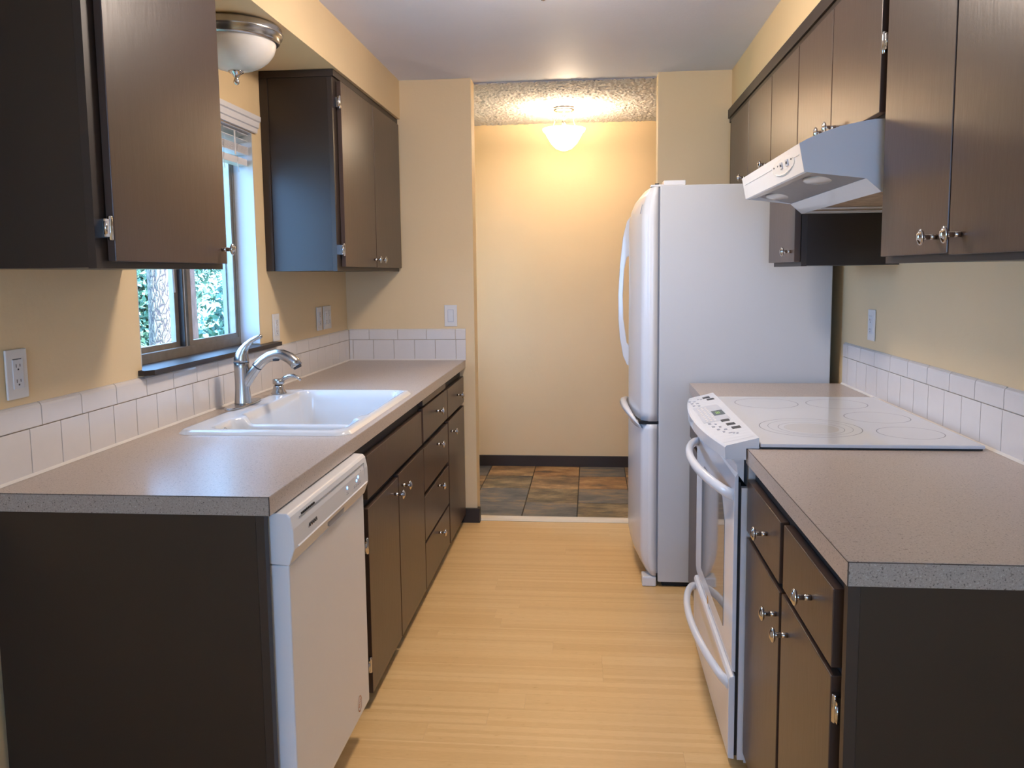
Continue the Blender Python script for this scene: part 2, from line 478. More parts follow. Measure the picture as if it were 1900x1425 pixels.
struct('wall_front', nb, 'wall')  # its opening is added to let fill daylight in from behind the camera

# ceilings and soffits
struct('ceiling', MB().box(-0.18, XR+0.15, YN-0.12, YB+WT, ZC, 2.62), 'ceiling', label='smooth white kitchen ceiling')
ceil_hall = struct('ceiling_hall', MB().box(-0.18, 3.3, YB+WT, YH+0.12, 2.416, 2.62), 'popcorn', label='popcorn textured hall ceiling')
rng = random.Random(5)
nx_, ny_ = 230, 190; px0, px1, py0, py1 = 0.45, 2.05, YB+WT-0.012, YH-0.001
hs = [[0.0 if rng.random() < 0.45 else rng.random()**1.3*0.0085 for _ in range(ny_+1)] for _ in range(nx_+1)]
vs = [(px0+(px1-px0)*(i+rng.uniform(-0.3, 0.3))/nx_, py0+(py1-py0)*min(max(j+rng.uniform(-0.3, 0.3), 0), ny_)/ny_, 2.4155-hs[i][j]) for i in range(nx_+1) for j in range(ny_+1)]
fs = [(i*(ny_+1)+j, (i+1)*(ny_+1)+j, (i+1)*(ny_+1)+j+1, i*(ny_+1)+j+1) for i in range(nx_) for j in range(ny_)]
pc = part('popcorn_texture', MB().add(vs, fs, True), 'popcorn', ceil_hall); pc['kind'] = 'stuff'
struct('trim_1', MB().box(0, 0.326, -0.10, YB, ZS, ZC), ['wall'], label='cream soffit above the left wall cabinets')
struct('trim_2', MB().box(2.077, XR, -0.42, YB, ZS, ZC), ['wall'], label='cream soffit above the right wall cabinets')

# kitchen floor: planks run across the room
floor = struct('floor', MB().box(-0.18, XR+0.15, YN, YB+0.03, -0.05, -0.0035), 'subfloor', label='pale bamboo plank floor')
rng = random.Random(7)
pw = 0.0960
y = -1.70
while y < YB+0.02:
    x = -0.02-rng.random()*1.1
    while x < XR:
        e = x+rng.choice((0.96, 1.25, 1.83))
        a, b = max(x, 0.0), min(e, XR)
        y1 = min(y+pw, YB+0.02)
        if b-a > 0.03: part('plank', MB().box(a+0.0002, b-0.0002, y+0.0002, y1-0.0002, -0.0033, 0.0), 'bamboo', floor)
        x = e
    y += pw
# behind the camera the boards go on as one sheet
part('plank_sheet', MB().box(0, XR, YN, -1.7005, -0.0033, 0.0), 'bamboo', floor)

floor_hall = struct('floor_hall', MB().box(-0.18, 3.3, YB+0.03, YH+0.12, -0.05, -0.006), 'slate_grout', label='multicoloured slate tile floor of the hall')
tp = 0.3165
tone = [[0, 1, 2, 0], [3, 0, 1, 1], [2, 3, 2, 3], [2, 2, 3, 0]]
rng = random.Random(3)
for j in range(4):
    for i in range(-2, 9):
        x0 = 0.635+tp*i; y0 = 2.800+tp*j
        a, b = max(x0, 0.0), min(x0+tp, 3.2)
        y1 = min(y0+tp, YH)
        if b-a < 0.03: continue
        tn = tone[3-j][i] if 0 <= i < 4 else rng.randrange(4)
        part('tile', MB().box(a+0.003, b-0.003, max(y0, YB+0.03)+0.003, y1-0.003, -0.008, rng.uniform(-0.0008, 0.0008)), SLATE[tn], floor_hall, bev=0.0012, seg=1)
struct('trim_3', MB().prism([(2.737, 0.0), (2.748, 0.011), (2.775, 0.014), (2.800, 0.011), (2.812, 0.001)], 'x', XJL+0.002, XJR-0.002), 'threshold', label='pale wooden threshold strip between bamboo and slate')

struct('baseboard_hall', MB().box(0.0, 3.2, YH-0.014, YH, 0.0, 0.078), 'brown_dark', bev=0.002, label='dark brown baseboard along the hall wall')
bb = MB().box(0.575, XJL+0.016, YB-0.020, YB, 0.0, 0.080).box(XJL, XJL+0.016, YB, YB+0.028, 0.0, 0.080)
struct('baseboard_back', bb, 'brown_dark', label='dark brown baseboard stub at the end of the left cabinets')

# ------------------------------------------------------------------ window over the sink
win = struct('window_1', MB().box(-0.130, -0.080, wy0, wy1, 1.0905, wz0+0.030).box(-0.130, -0.080, wy0, wy1, wz1-0.028, wz1)
             .box(-0.130, -0.080, wy0, wy0+0.022, wz0+0.03, wz1-0.028).box(-0.130, -0.080, wy1-0.022, wy1, wz0+0.03, wz1-0.028), 'alum', label='aluminium sliding window over the sink')
def sash(y0, y1, x0, x1, st):
    mb = MB().box(x0, x1, y0, y0+st, wz0+0.03, wz1-0.028).box(x0, x1, y1-st, y1, wz0+0.03, wz1-0.028)
    mb.box(x0, x1, y0+st, y1-st, wz0+0.03, wz0+0.048).box(x0, x1, y0+st, y1-st, wz1-0.046, wz1-0.028)
    return mb
part('sash', sash(wy0+0.022, 1.092, -0.124, -0.106, 0.026), 'alum', win)
part('sash', sash(1.118, wy1-0.014, -0.098, -0.084, 0.026), 'alum', win)
part('meeting_rail', MB().box(-0.110, -0.088, 1.093, 1.098, wz0+0.03, wz1-0.028), 'alum_dark', win)
for k in range(3):
    part('weather_strip', MB().box(-0.112, -0.092, 1.100+k*0.006, 1.104+k*0.006, wz0+0.03, wz1-0.028), 'reveal' if k == 2 else 'alum', win)
part('pane', MB().box(-0.116, -0.113, wy0+0.044, 1.070, wz0+0.046, wz1-0.044), 'glass', win)
part('pane', MB().box(-0.0925, -0.0895, 1.140, wy1-0.036, wz0+0.046, wz1-0.044), 'glass', win)
rv = MB().box(-0.080, 0.0, wy1-0.004, wy1-0.0005, wz0+0.002, wz1).box(-0.080, 0.0, wy0+0.0005, wy0+0.004, wz0+0.002, wz1).box(-0.080, 0.0, wy0, wy1, wz1-0.004, wz1-0.0005)
part('reveal_lining', rv, 'reveal', win)
part('exterior_casing', MB().box(-0.148, -0.131, wy1-0.006, wy1-0.0003, wz0, wz1).box(-0.1245, -0.1205, wy1-0.030, wy1-0.023, wz0+0.03, wz1-0.028), 'grey', win)
sl = MB().prism([(-0.079, 0.645+0.016), (0.0, 0.645+0.016), (0.0, 0.640), (0.020, 0.640), (0.040, 0.662), (0.040, 1.664), (0.0, 1.664), (0.0, 1.534), (-0.079, 1.534)], 'z', 1.092, 1.108)
part('window_sill', sl, 'brown_dark', win)

bl = thing('mini_blind', 'white mini blind pulled up to the top of the window above the sink', 'blind', (0, 1.10, 1.82))
part('valance', MB().prism([(0.001, 1.957), (0.012, 1.957), (0.014, 1.974), (0.020, 1.977), (0.022, 1.998), (0.028, 2.002), (0.029, 2.020), (0.001, 2.020)], 'y', 0.612, 1.564), 'blind', bl)
part('head_rail', MB().box(-0.058, -0.020, 0.67, 1.525, 1.944, 1.954), 'blind', bl)
for zz, dz in ((1.938, 0.004), (1.914, 0.004), (1.8935, 0), (1.8895, 0), (1.8855, 0), (1.8815, 0), (1.8775, 0), (1.8735, 0), (1.8695, 0), (1.8655, 0)):
    part('slat', MB().prism([(-0.066, zz-dz), (-0.040, zz+0.0012), (-0.012, zz+dz), (-0.012, zz+dz+0.0024), (-0.040, zz+0.0036), (-0.066, zz-dz+0.0024)], 'y', 0.672, 1.522), 'blind', bl)
for yy in (0.80, 1.10, 1.40):
    part('ladder_tape', MB().box(-0.0105, -0.0095, yy-0.006, yy+0.006, 1.852, 1.944), 'blind', bl); part('ladder_tape', MB().box(-0.0685, -0.0675, yy-0.006, yy+0.006, 1.852, 1.944), 'blind', bl)
part('bottom_rail', MB().box(-0.060, -0.018, 0.67, 1.524, 1.822, 1.850), 'blind', bl, bev=0.003)
part('tilt_wand', MB().tube([(-0.012, 0.885, 1.945), (-0.015, 0.89, 1.6), (-0.020, 0.91, 1.335)], 0.0045, 8), 'blind', bl)
for yy in (1.30, 1.42):
    part('lift_cord', MB().tube([(-0.010, yy, 1.945), (-0.008, yy+0.004, 1.88), (-0.010, yy-0.004, 1.82), (-0.012, yy+0.01, 1.79)], 0.0014, 6), 'blind', bl)

# ------------------------------------------------------------------ cabinet building blocks
def knob_mesh(sign):
    """oval mushroom knob whose base sits at the origin, pointing along x"""
    mb = MB()
    mb.lathe([(0.0056, 0.0), (0.0056, 0.012), (0.0050, 0.0125), (0.0050, 0.0135), (0.0056, 0.014), (0.0056, 0.024), (0.0065, 0.028)], (0, 0, 0), (sign, 0, 0), 14)
    mb.lathe([(0.004, 0.026), (0.013, 0.0275), (0.0165, 0.030), (0.0168, 0.0325), (0.0150, 0.0345), (0.0125, 0.0350), (0.0105, 0.0365), (0.006, 0.0385), (0.0, 0.039)], (0, 0, 0), (sign, 0, 0), 20, sx=0.78, sy=1.0)
    return mb.mesh('knob', 'chrome', origin=(0, 0, 0))[0]
KNOB = {1: knob_mesh(1), -1: knob_mesh(-1)}
def knob(x, y_, z, sign, parent): return place('knob', KNOB[sign], (x, y_, z), parent)
def hinge(x, y_, z, sign, parent, yd=1):
    mb = MB().lathe([(0.0045, -0.026), (0.0055, -0.024), (0.0055, 0.024), (0.0045, 0.026)], (x, y_, z), (0, 0, 1), 12)
    mb.box(min(x, x-sign*0.018), max(x, x-sign*0.018), y_-0.002, y_+0.001, z-0.020, z+0.020)
    mb.box(x-0.002, x+0.002, min(y_, y_+yd*0.020), max(y_, y_+yd*0.020), z-0.019, z+0.019)
    mb.lathe([(0.0038, -0.014), (0.0038, 0.014)], (x+sign*0.001, y_+yd*0.019, z), (0, 0, 1), 10)
    return part('hinge', mb, 'chrome', parent)
def panel(name, x0, x1, y0, y1, z0, z1, parent, mat='brown'):
    return part(name, MB().box(min(x0, x1), max(x0, x1), y0, y1, z0, z1), mat, parent, bev=0.0016)

def base_body(x_wall, x_face, y0, y1, parent, sign):
    """open topped carcass with toe recess; face board at x_face, sign = direction the doors face"""
    s = sign; t = 0.017; zt = 0.871
    mb = MB()
    def bx(a, b, *r): mb.box(min(a, b), max(a, b), *r)
    bx(x_wall, x_face-s*0.019, y0, y0+t, 0.001, zt); bx(x_wall, x_face-s*0.019, y1-t, y1, 0.001, zt)
    bx(x_wall, x_wall+s*0.008, y0+t, y1-t, 0.001, zt)
    bx(x_wall+s*0.008, x_face-s*0.019, y0+t, y1-t, 0.085, 0.10)
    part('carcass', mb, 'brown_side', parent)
    fb = MB(); a, b = x_face-s*0.019, x_face; k = x_face-s*0.060
    fb.box(min(a, b), max(a, b), y0, y1, 0.090, zt)
    part('face_frame', fb, 'cavity', parent)
    part('toe_kick', MB().box(min(k, k-s*0.014), max(k, k-s*0.014), y0+t, y1-t, 0.001, 0.089), 'cavity', parent)

# ------------------------------------------------------------------ left run of base cabinets
XD = 0.651; XF = 0.630
c1 = thing('base_cabinet', 'brown sink base cabinet with false front and two doors, right beside dishwasher', 'cabinet', (0.3, 1.13, 0), 'left base cabinets')
base_body(0.001, XF, 0.662, 1.604, c1, 1)
panel('false_front', XF+0.001, XD, 0.774, 1.585, 0.684, 0.823, c1)
d = panel('door', XF+0.001, XD, 0.772, 1.166, 0.050, 0.655, c1); knob(XD, 1.112, 0.608, 1, d)
hinge(XD-0.004, 0.763, 0.150, 1, d, -1); hinge(XD-0.004, 0.763, 0.540, 1, d, -1)
d = panel('door', XF+0.001, XD, 1.176, 1.608, 0.050, 0.662, c1); knob(XD, 1.222, 0.612, 1, d)
part('filler_stile', MB().box(XF-0.02, XF+0.001, 0.640, 0.661, 0.09, 0.871), 'brown_dark', c1)

c2 = thing('base_cabinet', 'brown base cabinet holding a stack of four drawers left of the floor', 'cabinet', (0.3, 1.9, 0), 'left base cabinets')
base_body(0.001, XF, 1.606, 2.192, c2, 1)
for z0, z1, kz in ((0.686, 0.828, 0.770), (0.472, 0.659, 0.618), (0.262, 0.450, 0.425), (0.050, 0.249, 0.205)):
    d = panel('drawer', XF+0.001, XD, 1.618, 2.183, z0, z1, c2); knob(XD, 1.905, kz, 1, d)
panel('cutting_board', XF-0.2, XD-0.004, 1.635, 2.165, 0.836, 0.862, c2)

c3 = thing('base_cabinet', 'narrow brown base cabinet with one drawer over one door, against return wall', 'cabinet', (0.3, 2.45, 0), 'left base cabinets')
base_body(0.001, XF, 2.194, 2.692, c3, 1)
d = panel('drawer', XF+0.001, XD, 2.196, 2.690, 0.684, 0.826, c3); knob(XD, 2.47, 0.757, 1, d)
d = panel('door', XF+0.001, XD, 2.206, 2.690, 0.050, 0.664, c3); knob(XD, 2.262, 0.606, 1, d)

ep = thing('end_panel', 'tall dark brown panel closing the near end of the left counter', 'panel', (0.3, 0.01, 0))
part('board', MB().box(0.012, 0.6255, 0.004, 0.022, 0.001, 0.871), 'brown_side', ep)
part('edge_strip', MB().box(0.6265, 0.645, 0.003, 0.024, 0.001, 0.871), 'brown_dark', ep)

# ------------------------------------------------------------------ left worktop
def frame_slab(x0, x1, y0, y1, hx0, hx1, hy0, hy1, z0, z1):
    O_ = [(x0, y0), (x1, y0), (x1, y1), (x0, y1)]; H = [(hx0, hy0), (hx1, hy0), (hx1, hy1), (hx0, hy1)]
    mb = MB(); vs = [(*q, z) for z in (z0, z1) for q in O_+H]
    fs = []
    for i in range(4):
        j = (i+1) % 4
        fs += [(i, j, 4+j, 4+i), (8+i, 12+i, 12+j, 8+j), (i, 8+i, 8+j, j), (4+i, 4+j, 12+j, 12+i)]
    return mb.add(vs, fs)
ZT = 0.914; ZU_ = 0.872
wt = part('worktop', frame_slab(0.001, 0.6585, 0.0015, 2.711, 0.122, 0.619, 0.662, 1.496, ZU_, ZT), 'laminate')
tag(wt, 'long speckled beige worktop with the white sink set into it', 'worktop')
part('edge_band', MB().box(0.001, 0.6580, 0.0, 0.0012, ZU_+0.0005, ZT-0.0010), 'laminate_edge', wt)
part('edge_band', MB().box(0.6588, 0.6600, 0.0012, 2.711, ZU_+0.0005, ZT-0.0008), 'laminate', wt)
part('edge_seam', MB().box(0.001, 0.6580, -0.0004, 0.0004, ZT-0.0018, ZT-0.0006), 'seam', wt)
part('edge_seam', MB().box(0.6575, 0.6598, 0.0001, 0.0013, ZU_, ZT-0.0002), 'seam', wt)

# ------------------------------------------------------------------ sink (height field)
sx0, sx1, sy0, sy1 = 0.098, 0.637, 0.640, 1.512
def rr(px, py, x0, x1, y0, y1, r):
    cx, cy = (x0+x1)/2, (y0+y1)/2
    qx, qy = abs(px-cx)-(x1-x0)/2+r, abs(py-cy)-(y1-y0)/2+r
    return math.hypot(max(qx, 0), max(qy, 0))+min(max(qx, qy), 0)-r
def sm(t): t = min(max(t, 0), 1); return t*t*(3-2*t)
NX, NY = 78, 124
vs = []
for i in range(NX+1):
    for j in range(NY+1):
        px = sx0+(sx1-sx0)*i/NX; py = sy0+(sy1-sy0)*j/NY
        de = -rr(px, py, sx0, sx1, sy0, sy1, 0.045)
        z = ZT+0.0125*sm((de+0.001)/0.016)
        if de < 0:      # pull the corners onto the rounded outline
            cx = min(max(px, sx0+0.045), sx1-0.045); cy = min(max(py, sy0+0.045), sy1-0.045)
            L = math.hypot(px-cx, py-cy); px, py = cx+(px-cx)*0.045/L, cy+(py-cy)*0.045/L
            z = ZT+0.0005
        for (bx0, bx1, by0, by1, dep) in ((0.190, 0.606, 0.680, 0.878, 0.135), (0.190, 0.606, 0.900, 1.482, 0.19)):
            dd = -rr(px, py, bx0, bx1, by0, by1, 0.055)
            if dd > -0.004: z = min(z, ZT+0.0125-dep*sm((dd+0.004)/0.030)-0.006*sm((dd-0.02)/0.2))
        dv = abs(py-0.889)
        if 0.205 < px < 0.592 and dv < 0.022: z = min(z, ZT+0.0125-0.026*sm(min((px-0.205), (0.592-px))/0.03))
        vs.append((px, py, z))
fs = [(i*(NY+1)+j, (i+1)*(NY+1)+j, (i+1)*(NY+1)+j+1, i*(NY+1)+j+1) for i in range(NX) for j in range(NY)]
sk = thing('kitchen_sink', 'white double bowl drop-in sink set in the left worktop', 'sink', (0.37, 1.08, ZT))
part('basin', MB().add(vs, fs, True), 'sink', sk)
for (cx, cy, zz) in ((0.40, 0.78, 0.7865), (0.40, 1.19, 0.7315)):
    dr = part('drain', MB().lathe([(0.040, 0.0), (0.042, 0.003), (0.034, 0.004), (0.030, 0.0005), (0.0, 0.0005)], (cx, cy, zz-0.001), (0, 0, 1), 24), 'chrome', sk)
part('overflow_ring', MB().lathe([(0.010, 0.0), (0.011, 0.002), (0.007, 0.003), (0.006, 0.001), (0.0, 0.001)], (0.199, 0.775, 0.9010), (0.9, 0, 0.5), 18), 'chrome', sk)

# ------------------------------------------------------------------ faucet
FX, FY, FZ = 0.108, 1.110, ZT+0.0135
fc = thing('kitchen_faucet', 'brushed nickel single handle faucet behind the sink', 'faucet', (FX, FY, FZ))
pl = MB(); pts = []
for k in range(32):
    a = k*2*math.pi/32
    pts.append((FX+0.030*abs(math.cos(a))**0.7*math.copysign(1, math.cos(a)), FY+0.128*abs(math.sin(a))**0.85*math.copysign(1, math.sin(a))))
pl.prism(pts, 'z', FZ, FZ+0.007)
part('deck_plate', pl, 'nickel', fc, bev=0.002)
part('body', MB().lathe([(0.030, 0.007), (0.0295, 0.010), (0.0275, 0.03), (0.0255, 0.06), (0.0255, 0.10), (0.0265, 0.135), (0.0265, 0.152), (0.0240, 0.156)], (FX, FY, FZ), (0, 0, 1), 28), 'nickel', fc)
part('collar_seam', MB().lathe([(0.0268, 0.1515), (0.0270, 0.1535), (0.0268, 0.1555)], (FX, FY, FZ), (0, 0, 1), 28), 'dark', fc)
hp = [(0.0, 0.150), (0.001, 0.165), (0.004, 0.182), (0.012, 0.200), (0.024, 0.216), (0.040, 0.230), (0.058, 0.240), (0.076, 0.246), (0.082, 0.246)]
hr = [0.0262, 0.0260, 0.0225, 0.0165, 0.0120, 0.0092, 0.0078, 0.0082, 0.0040]
hd = part('handle', MB().tube([(FX+a*1.0, FY-0.004*i*0.2, FZ+b) for i, (a, b) in enumerate(hp)], hr, 16, flat=1.0, upv=(0, 1, 0)), 'nickel', fc)
sp = [(0.000, 0.060), (0.014, 0.082), (0.036, 0.112), (0.058, 0.139), (0.080, 0.160), (0.104, 0.175), (0.130, 0.182), (0.154, 0.180), (0.176, 0.170), (0.194, 0.155), (0.204, 0.140)]
srad = [0.020, 0.0195, 0.0185, 0.0180, 0.0175, 0.0175, 0.0180, 0.0190, 0.0200, 0.0205, 0.0200]
spt = part('spout', MB().tube([(FX+a, FY, FZ+b) for a, b in sp], srad, 18, upv=(0, 1, 0)), 'nickel', fc)
part('joint_ring', MB().tube([(FX+0.0565, FY, FZ+0.1372), (FX+0.0595, FY, FZ+0.1408)], 0.0185, 18, upv=(0, 1, 0)), 'dark', spt)
part('spray_nozzle', MB().tube([(FX+0.203, FY, FZ+0.141), (FX+0.207, FY, FZ+0.133)], [0.016, 0.014], 16, upv=(0, 1, 0)), 'dark', spt)
part('spray_button', MB().tube([(FX+0.120, FY-0.006, FZ+0.163), (FX+0.140, FY-0.006, FZ+0.164)], 0.0055, 10, upv=(0, 1, 0)), 'dark', spt)

SX, SY = 0.130, 1.385
sd = thing('soap_dispenser', 'small brushed nickel soap dispenser standing on the sink rim beyond the faucet', 'soap dispenser', (SX, SY, FZ))
part('base', MB().lathe([(0.030, 0.0), (0.0295, 0.003), (0.024, 0.014), (0.0195, 0.028), (0.0190, 0.032)], (SX, SY, FZ), (0, 0, 1), 24), 'nickel', sd)
part('pump_head', MB().lathe([(0.0150, 0.032), (0.0150, 0.036), (0.0215, 0.038), (0.0225, 0.042), (0.0225, 0.054), (0.0205, 0.057), (0.0, 0.0575)], (SX, SY, FZ), (0, 0, 1), 24), 'nickel', sd)
part('nozzle', MB().tube([(SX+0.008, SY, FZ+0.048), (SX+0.024, SY, FZ+0.060), (SX+0.042, SY, FZ+0.069), (SX+0.062, SY, FZ+0.070), (SX+0.080, SY, FZ+0.062), (SX+0.090, SY, FZ+0.052)], [0.0085, 0.0080, 0.0075, 0.0070, 0.0062, 0.0050], 12, upv=(0, 1, 0)), 'nickel', sd)

# ------------------------------------------------------------------ dishwasher
dw = thing('dishwasher', 'white front-control dishwasher at the near end of the left counter', 'dishwasher', (0.35, 0.33, 0))
y0, y1 = 0.036, 0.628
part('tub', MB().box(0.06, 0.628, y0+0.006, y1-0.006, 0.03, 0.862), 'grey', dw)
part('door_panel', MB().box(0.632, 0.682, y0+0.004, y1-0.004, 0.112, 0.748), 'white', dw, bev=0.004)
con = [(0.632, 0.752), (0.684, 0.748), (0.697, 0.785), (0.6955, 0.830), (0.690, 0.858), (0.683, 0.866), (0.632, 0.868)]
cs = part('control_console', MB().prism(con, 'y', y0, y1), 'white', dw, bev=0.003)
part('recess_frame', MB().box(0.6935, 0.6950, 0.080, 0.590, 0.846, 0.8475).box(0.6948, 0.6962, 0.590, 0.5915, 0.800, 0.8475), 'grey', cs)
part('highlight_ridge', MB().prism([(0.6955, 0.7840), (0.6992, 0.7860), (0.6955, 0.7900)], 'y', 0.060, 0.612), 'white_gloss', cs)
for k in range(8):
    part('vent_slot', MB().box(0.690, 0.6940, 0.098+k*0.011, 0.106+k*0.011, 0.846, 0.8515), 'black', cs)
part('grip_pocket', MB().prism([(0.265, 0.779), (0.415, 0.779), (0.400, 0.757), (0.290, 0.757)], 'x', 0.686, 0.6925), 'grey', cs)
text_part('lettering', 'AMANA', 0.0145, (0.6968, 0.130, 0.803), ((0, 1, 0), (0, 0, 1), (1, 0, 0)), 'dark', cs, squeeze=1.15)
for yy, zz in ((0.428, 0.818), (0.514, 0.8155), (0.530, 0.8215)):
    part('indicator_light', MB().lathe([(0.0035, 0.0), (0.0035, 0.0012), (0.0, 0.0016)], (0.6957, yy, zz), (1, 0, 0), 10), 'led', cs)
for k, (yy, w_) in enumerate(((0.420, 0.018), (0.486, 0.012), (0.503, 0.012), (0.521, 0.014), (0.540, 0.012))):
    part('button_caption', MB().box(0.6956, 0.6966, yy, yy+w_, 0.800, 0.8025).box(0.6956, 0.6966, yy+0.002, yy+w_-0.003, 0.805, 0.8070), 'mark', cs)
part('button_caption', MB().box(0.6948, 0.6956, 0.552, 0.562, 0.832, 0.834).box(0.6948, 0.6956, 0.554, 0.562, 0.826, 0.828), 'mark', cs)
kp = part('kick_plate', MB().box(0.600, 0.615, y0+0.006, y1-0.006, 0.004, 0.105), 'white', dw)
st_ = MB(); pts = [(0.525+0.017*math.cos(k*math.pi/12), 0.155+0.024*math.sin(k*math.pi/12)) for k in range(24)]
pin = [(0.525+0.0145*math.cos(k*math.pi/12), 0.155+0.0212*math.sin(k*math.pi/12)) for k in range(24)]
ringv = [(0.6826, *q) for q in pts]+[(0.6826, *q) for q in pin]
st_.add(ringv, [(k, (k+1) % 24, 24+(k+1) % 24, 24+k) for k in range(24)])
for k in range(4):
    st_.box(0.6823, 0.6827, 0.516+k*0.003, 0.518+k*0.003+0.006, 0.146+k*0.006, 0.149+k*0.006)
part('logo_sticker', st_, 'orange', dw)

# ------------------------------------------------------------------ right base cabinets + worktop
XDR, XFR = 1.767, 1.788
rc = thing('base_cabinet', 'brown base cabinet with two drawers and two doors at near right corner', 'cabinet', (2.1, 0.1, 0))
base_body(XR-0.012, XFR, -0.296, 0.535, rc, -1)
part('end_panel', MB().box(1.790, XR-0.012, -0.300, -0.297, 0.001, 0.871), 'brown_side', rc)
part('stile_edge', MB().box(1.7695, 1.789, -0.302, -0.283, 0.001, 0.871), 'brown_dark', rc)
d = panel('drawer', XFR-0.001, XDR, 0.160, 0.533, 0.686, 0.828, rc); knob(XDR, 0.290, 0.758, -1, d)
d = panel('drawer', XFR-0.001, XDR, -0.232, 0.126, 0.690, 0.833, rc); knob(XDR, -0.098, 0.762, -1, d)
d = panel('door', XFR-0.001, XDR, 0.155, 0.533, 0.050, 0.668, rc); knob(XDR, 0.160+0.020, 0.607, -1, d)
d = panel('door', XFR-0.001, XDR, -0.232, 0.132, 0.050, 0.675, rc); knob(XDR, 0.072, 0.607, -1, d)
hinge(XDR+0.006, -0.240, 0.620, -1, d, -1); hinge(XDR+0.006, -0.240, 0.12, -1, d, -1)

rc2 = thing('base_cabinet', 'narrow brown base cabinet squeezed between the range and the refrigerator', 'cabinet', (2.1, 1.57, 0))
base_body(XR-0.012, XFR, 1.345, 1.795, rc2, -1)
panel('drawer', XFR-0.001, XDR, 1.352, 1.785, 0.686, 0.828, rc2)
panel('door', XFR-0.001, XDR, 1.352, 1.785, 0.050, 0.668, rc2)

rt0, rt1 = -0.317, 1.798
ol = [(1.7645, rt0+0.0015), (XR-0.001, rt0+0.0015), (XR-0.001, rt1), (1.7645, rt1), (1.7645, 1.325), (2.350, 1.325), (2.350, 0.540), (1.7645, 0.540)]
wr = part('worktop', MB().prism(ol, 'z', ZU_, ZT), 'laminate')
tag(wr, 'right speckled beige worktop that wraps around the white range', 'worktop')
part('edge_band', MB().box(1.7650, XR-0.001, rt0, rt0+0.0012, ZU_+0.0005, ZT-0.0010), 'laminate_edge', wr)
part('edge_band', MB().box(1.7630, 1.7642, rt0+0.0012, 0.540, ZU_+0.0005, ZT-0.0008), 'laminate', wr)
part('edge_seam', MB().box(1.7627, 1.7634, rt0+0.0012, 0.540, ZT-0.0016, ZT-0.0006), 'seam', wr)
part('edge_seam', MB().box(1.7650, XR-0.001, rt0-0.0004, rt0+0.0004, ZT-0.0018, ZT-0.0006), 'seam', wr)
part('edge_seam', MB().box(1.7632, 1.7655, rt0+0.0001, rt0+0.0013, ZU_, ZT-0.0002), 'seam', wr)

# ------------------------------------------------------------------ range
rg = thing('kitchen_range', 'white slide-in electric range with a smooth glass cooktop', 'range', (2.05, 0.93, 0))
ry0, ry1 = 0.546, 1.306
part('body', MB().box(1.772, 2.345, ry0, ry1, 0.012, 0.9135), 'white', rg)
part('side_trim', MB().box(1.754, 1.772, ry0, ry0+0.022, 0.02, 0.80), 'white', rg); part('side_trim', MB().box(1.754, 1.772, ry1-0.022, ry1, 0.02, 0.80), 'white', rg)
ct = part('cooktop', MB().box(1.796, 2.366, 0.518, 1.340, 0.9185, 0.9285), 'cooktop', rg, bev=0.003)
part('cooktop_gasket', MB().box(1.802, 2.362, 0.524, 1.334, 0.9142, 0.9186), 'black', rg)
def ring(cx, cy, r, w_=0.0022, a0=0, a1=360, n=64):
    mb = MB(); m_ = max(4, int(n*(a1-a0)/360))
    vs = []
    for k in range(m_+1):
        a = R(a0+(a1-a0)*k/m_)
        for rr_ in (r, r-w_): vs.append((cx+rr_*math.cos(a), cy+rr_*math.sin(a), 0.9287))
    return mb.add(vs, [(2*k, 2*k+1, 2*k+3, 2*k+2) for k in range(m_)])
for (cx, cy, r, *aa) in ((1.985, 0.752, 0.143), (1.985, 0.752, 0.118, 0.0012), (1.985, 0.740, 0.092, 0.0014), (2.232, 0.922, 0.096), (2.240, 0.680, 0.088), (1.953, 1.190, 0.106), (2.186, 1.178, 0.100)):
    part('burner_ring', ring(cx, cy, r, *aa), 'ring', ct)
part('heat_patch', MB().prism([(1.985+0.076*math.cos(k*math.pi/24), 0.740+0.076*math.sin(k*math.pi/24)) for k in range(48)], 'z', 0.9284, 0.92862), plain('worn_burner_print', srgb(214, 210, 208), 0.06, var=0.03), ct)
# control console, bowed front
def bow(y_): return 1-((y_-0.926)/0.404)**2
rings = []
for k in range(25):
    yy = 0.522+0.808*k/24
    xf = 1.704-0.036*bow(yy)
    rings.append([(1.793, yy, 0.9440), (xf+0.004, yy, 0.9225), (xf, yy, 0.9175), (xf+0.002, yy, 0.886), (1.760, yy, 0.884), (1.760, yy, 0.9145), (1.793, yy, 0.9150)])
cp = part('control_console', MB().loft(rings, True, True, False), 'white_gloss', rg)
def onpan(x, y_, lift=0.0004):   # height of the sloped panel at x
    xf = 1.704-0.036*bow(y_)+0.004
    return 0.9225+(0.9440-0.9225)*(x-xf)/(1.793-xf)+lift
def decal(name, x0, x1, y0_, y1_, mat, th=0.0006):
    q = [(x0, y0_), (x1, y0_), (x1, y1_), (x0, y1_)]
    mb = MB(); vs = [(x, yy, onpan(x, yy, -0.0005)) for x, yy in q]+[(x, yy, onpan(x, yy, th)) for x, yy in q]
    mb.add(vs, [(3, 2, 1, 0), (4, 5, 6, 7), (0, 1, 5, 4), (1, 2, 6, 5), (2, 3, 7, 6), (3, 0, 4, 7)])
    return part(name, mb, mat, cp)
part('edge_line', MB().add([(1.704-0.036*bow(y_)+0.006, y_, onpan(1.704-0.036*bow(y_)+0.006, y_, 0.0004)) for y_ in (0.552, 0.5535)]+[(1.788, y_, onpan(1.788, y_, 0.0004)) for y_ in (0.5535, 0.552)], [(0, 1, 2, 3)]), 'mark', cp)
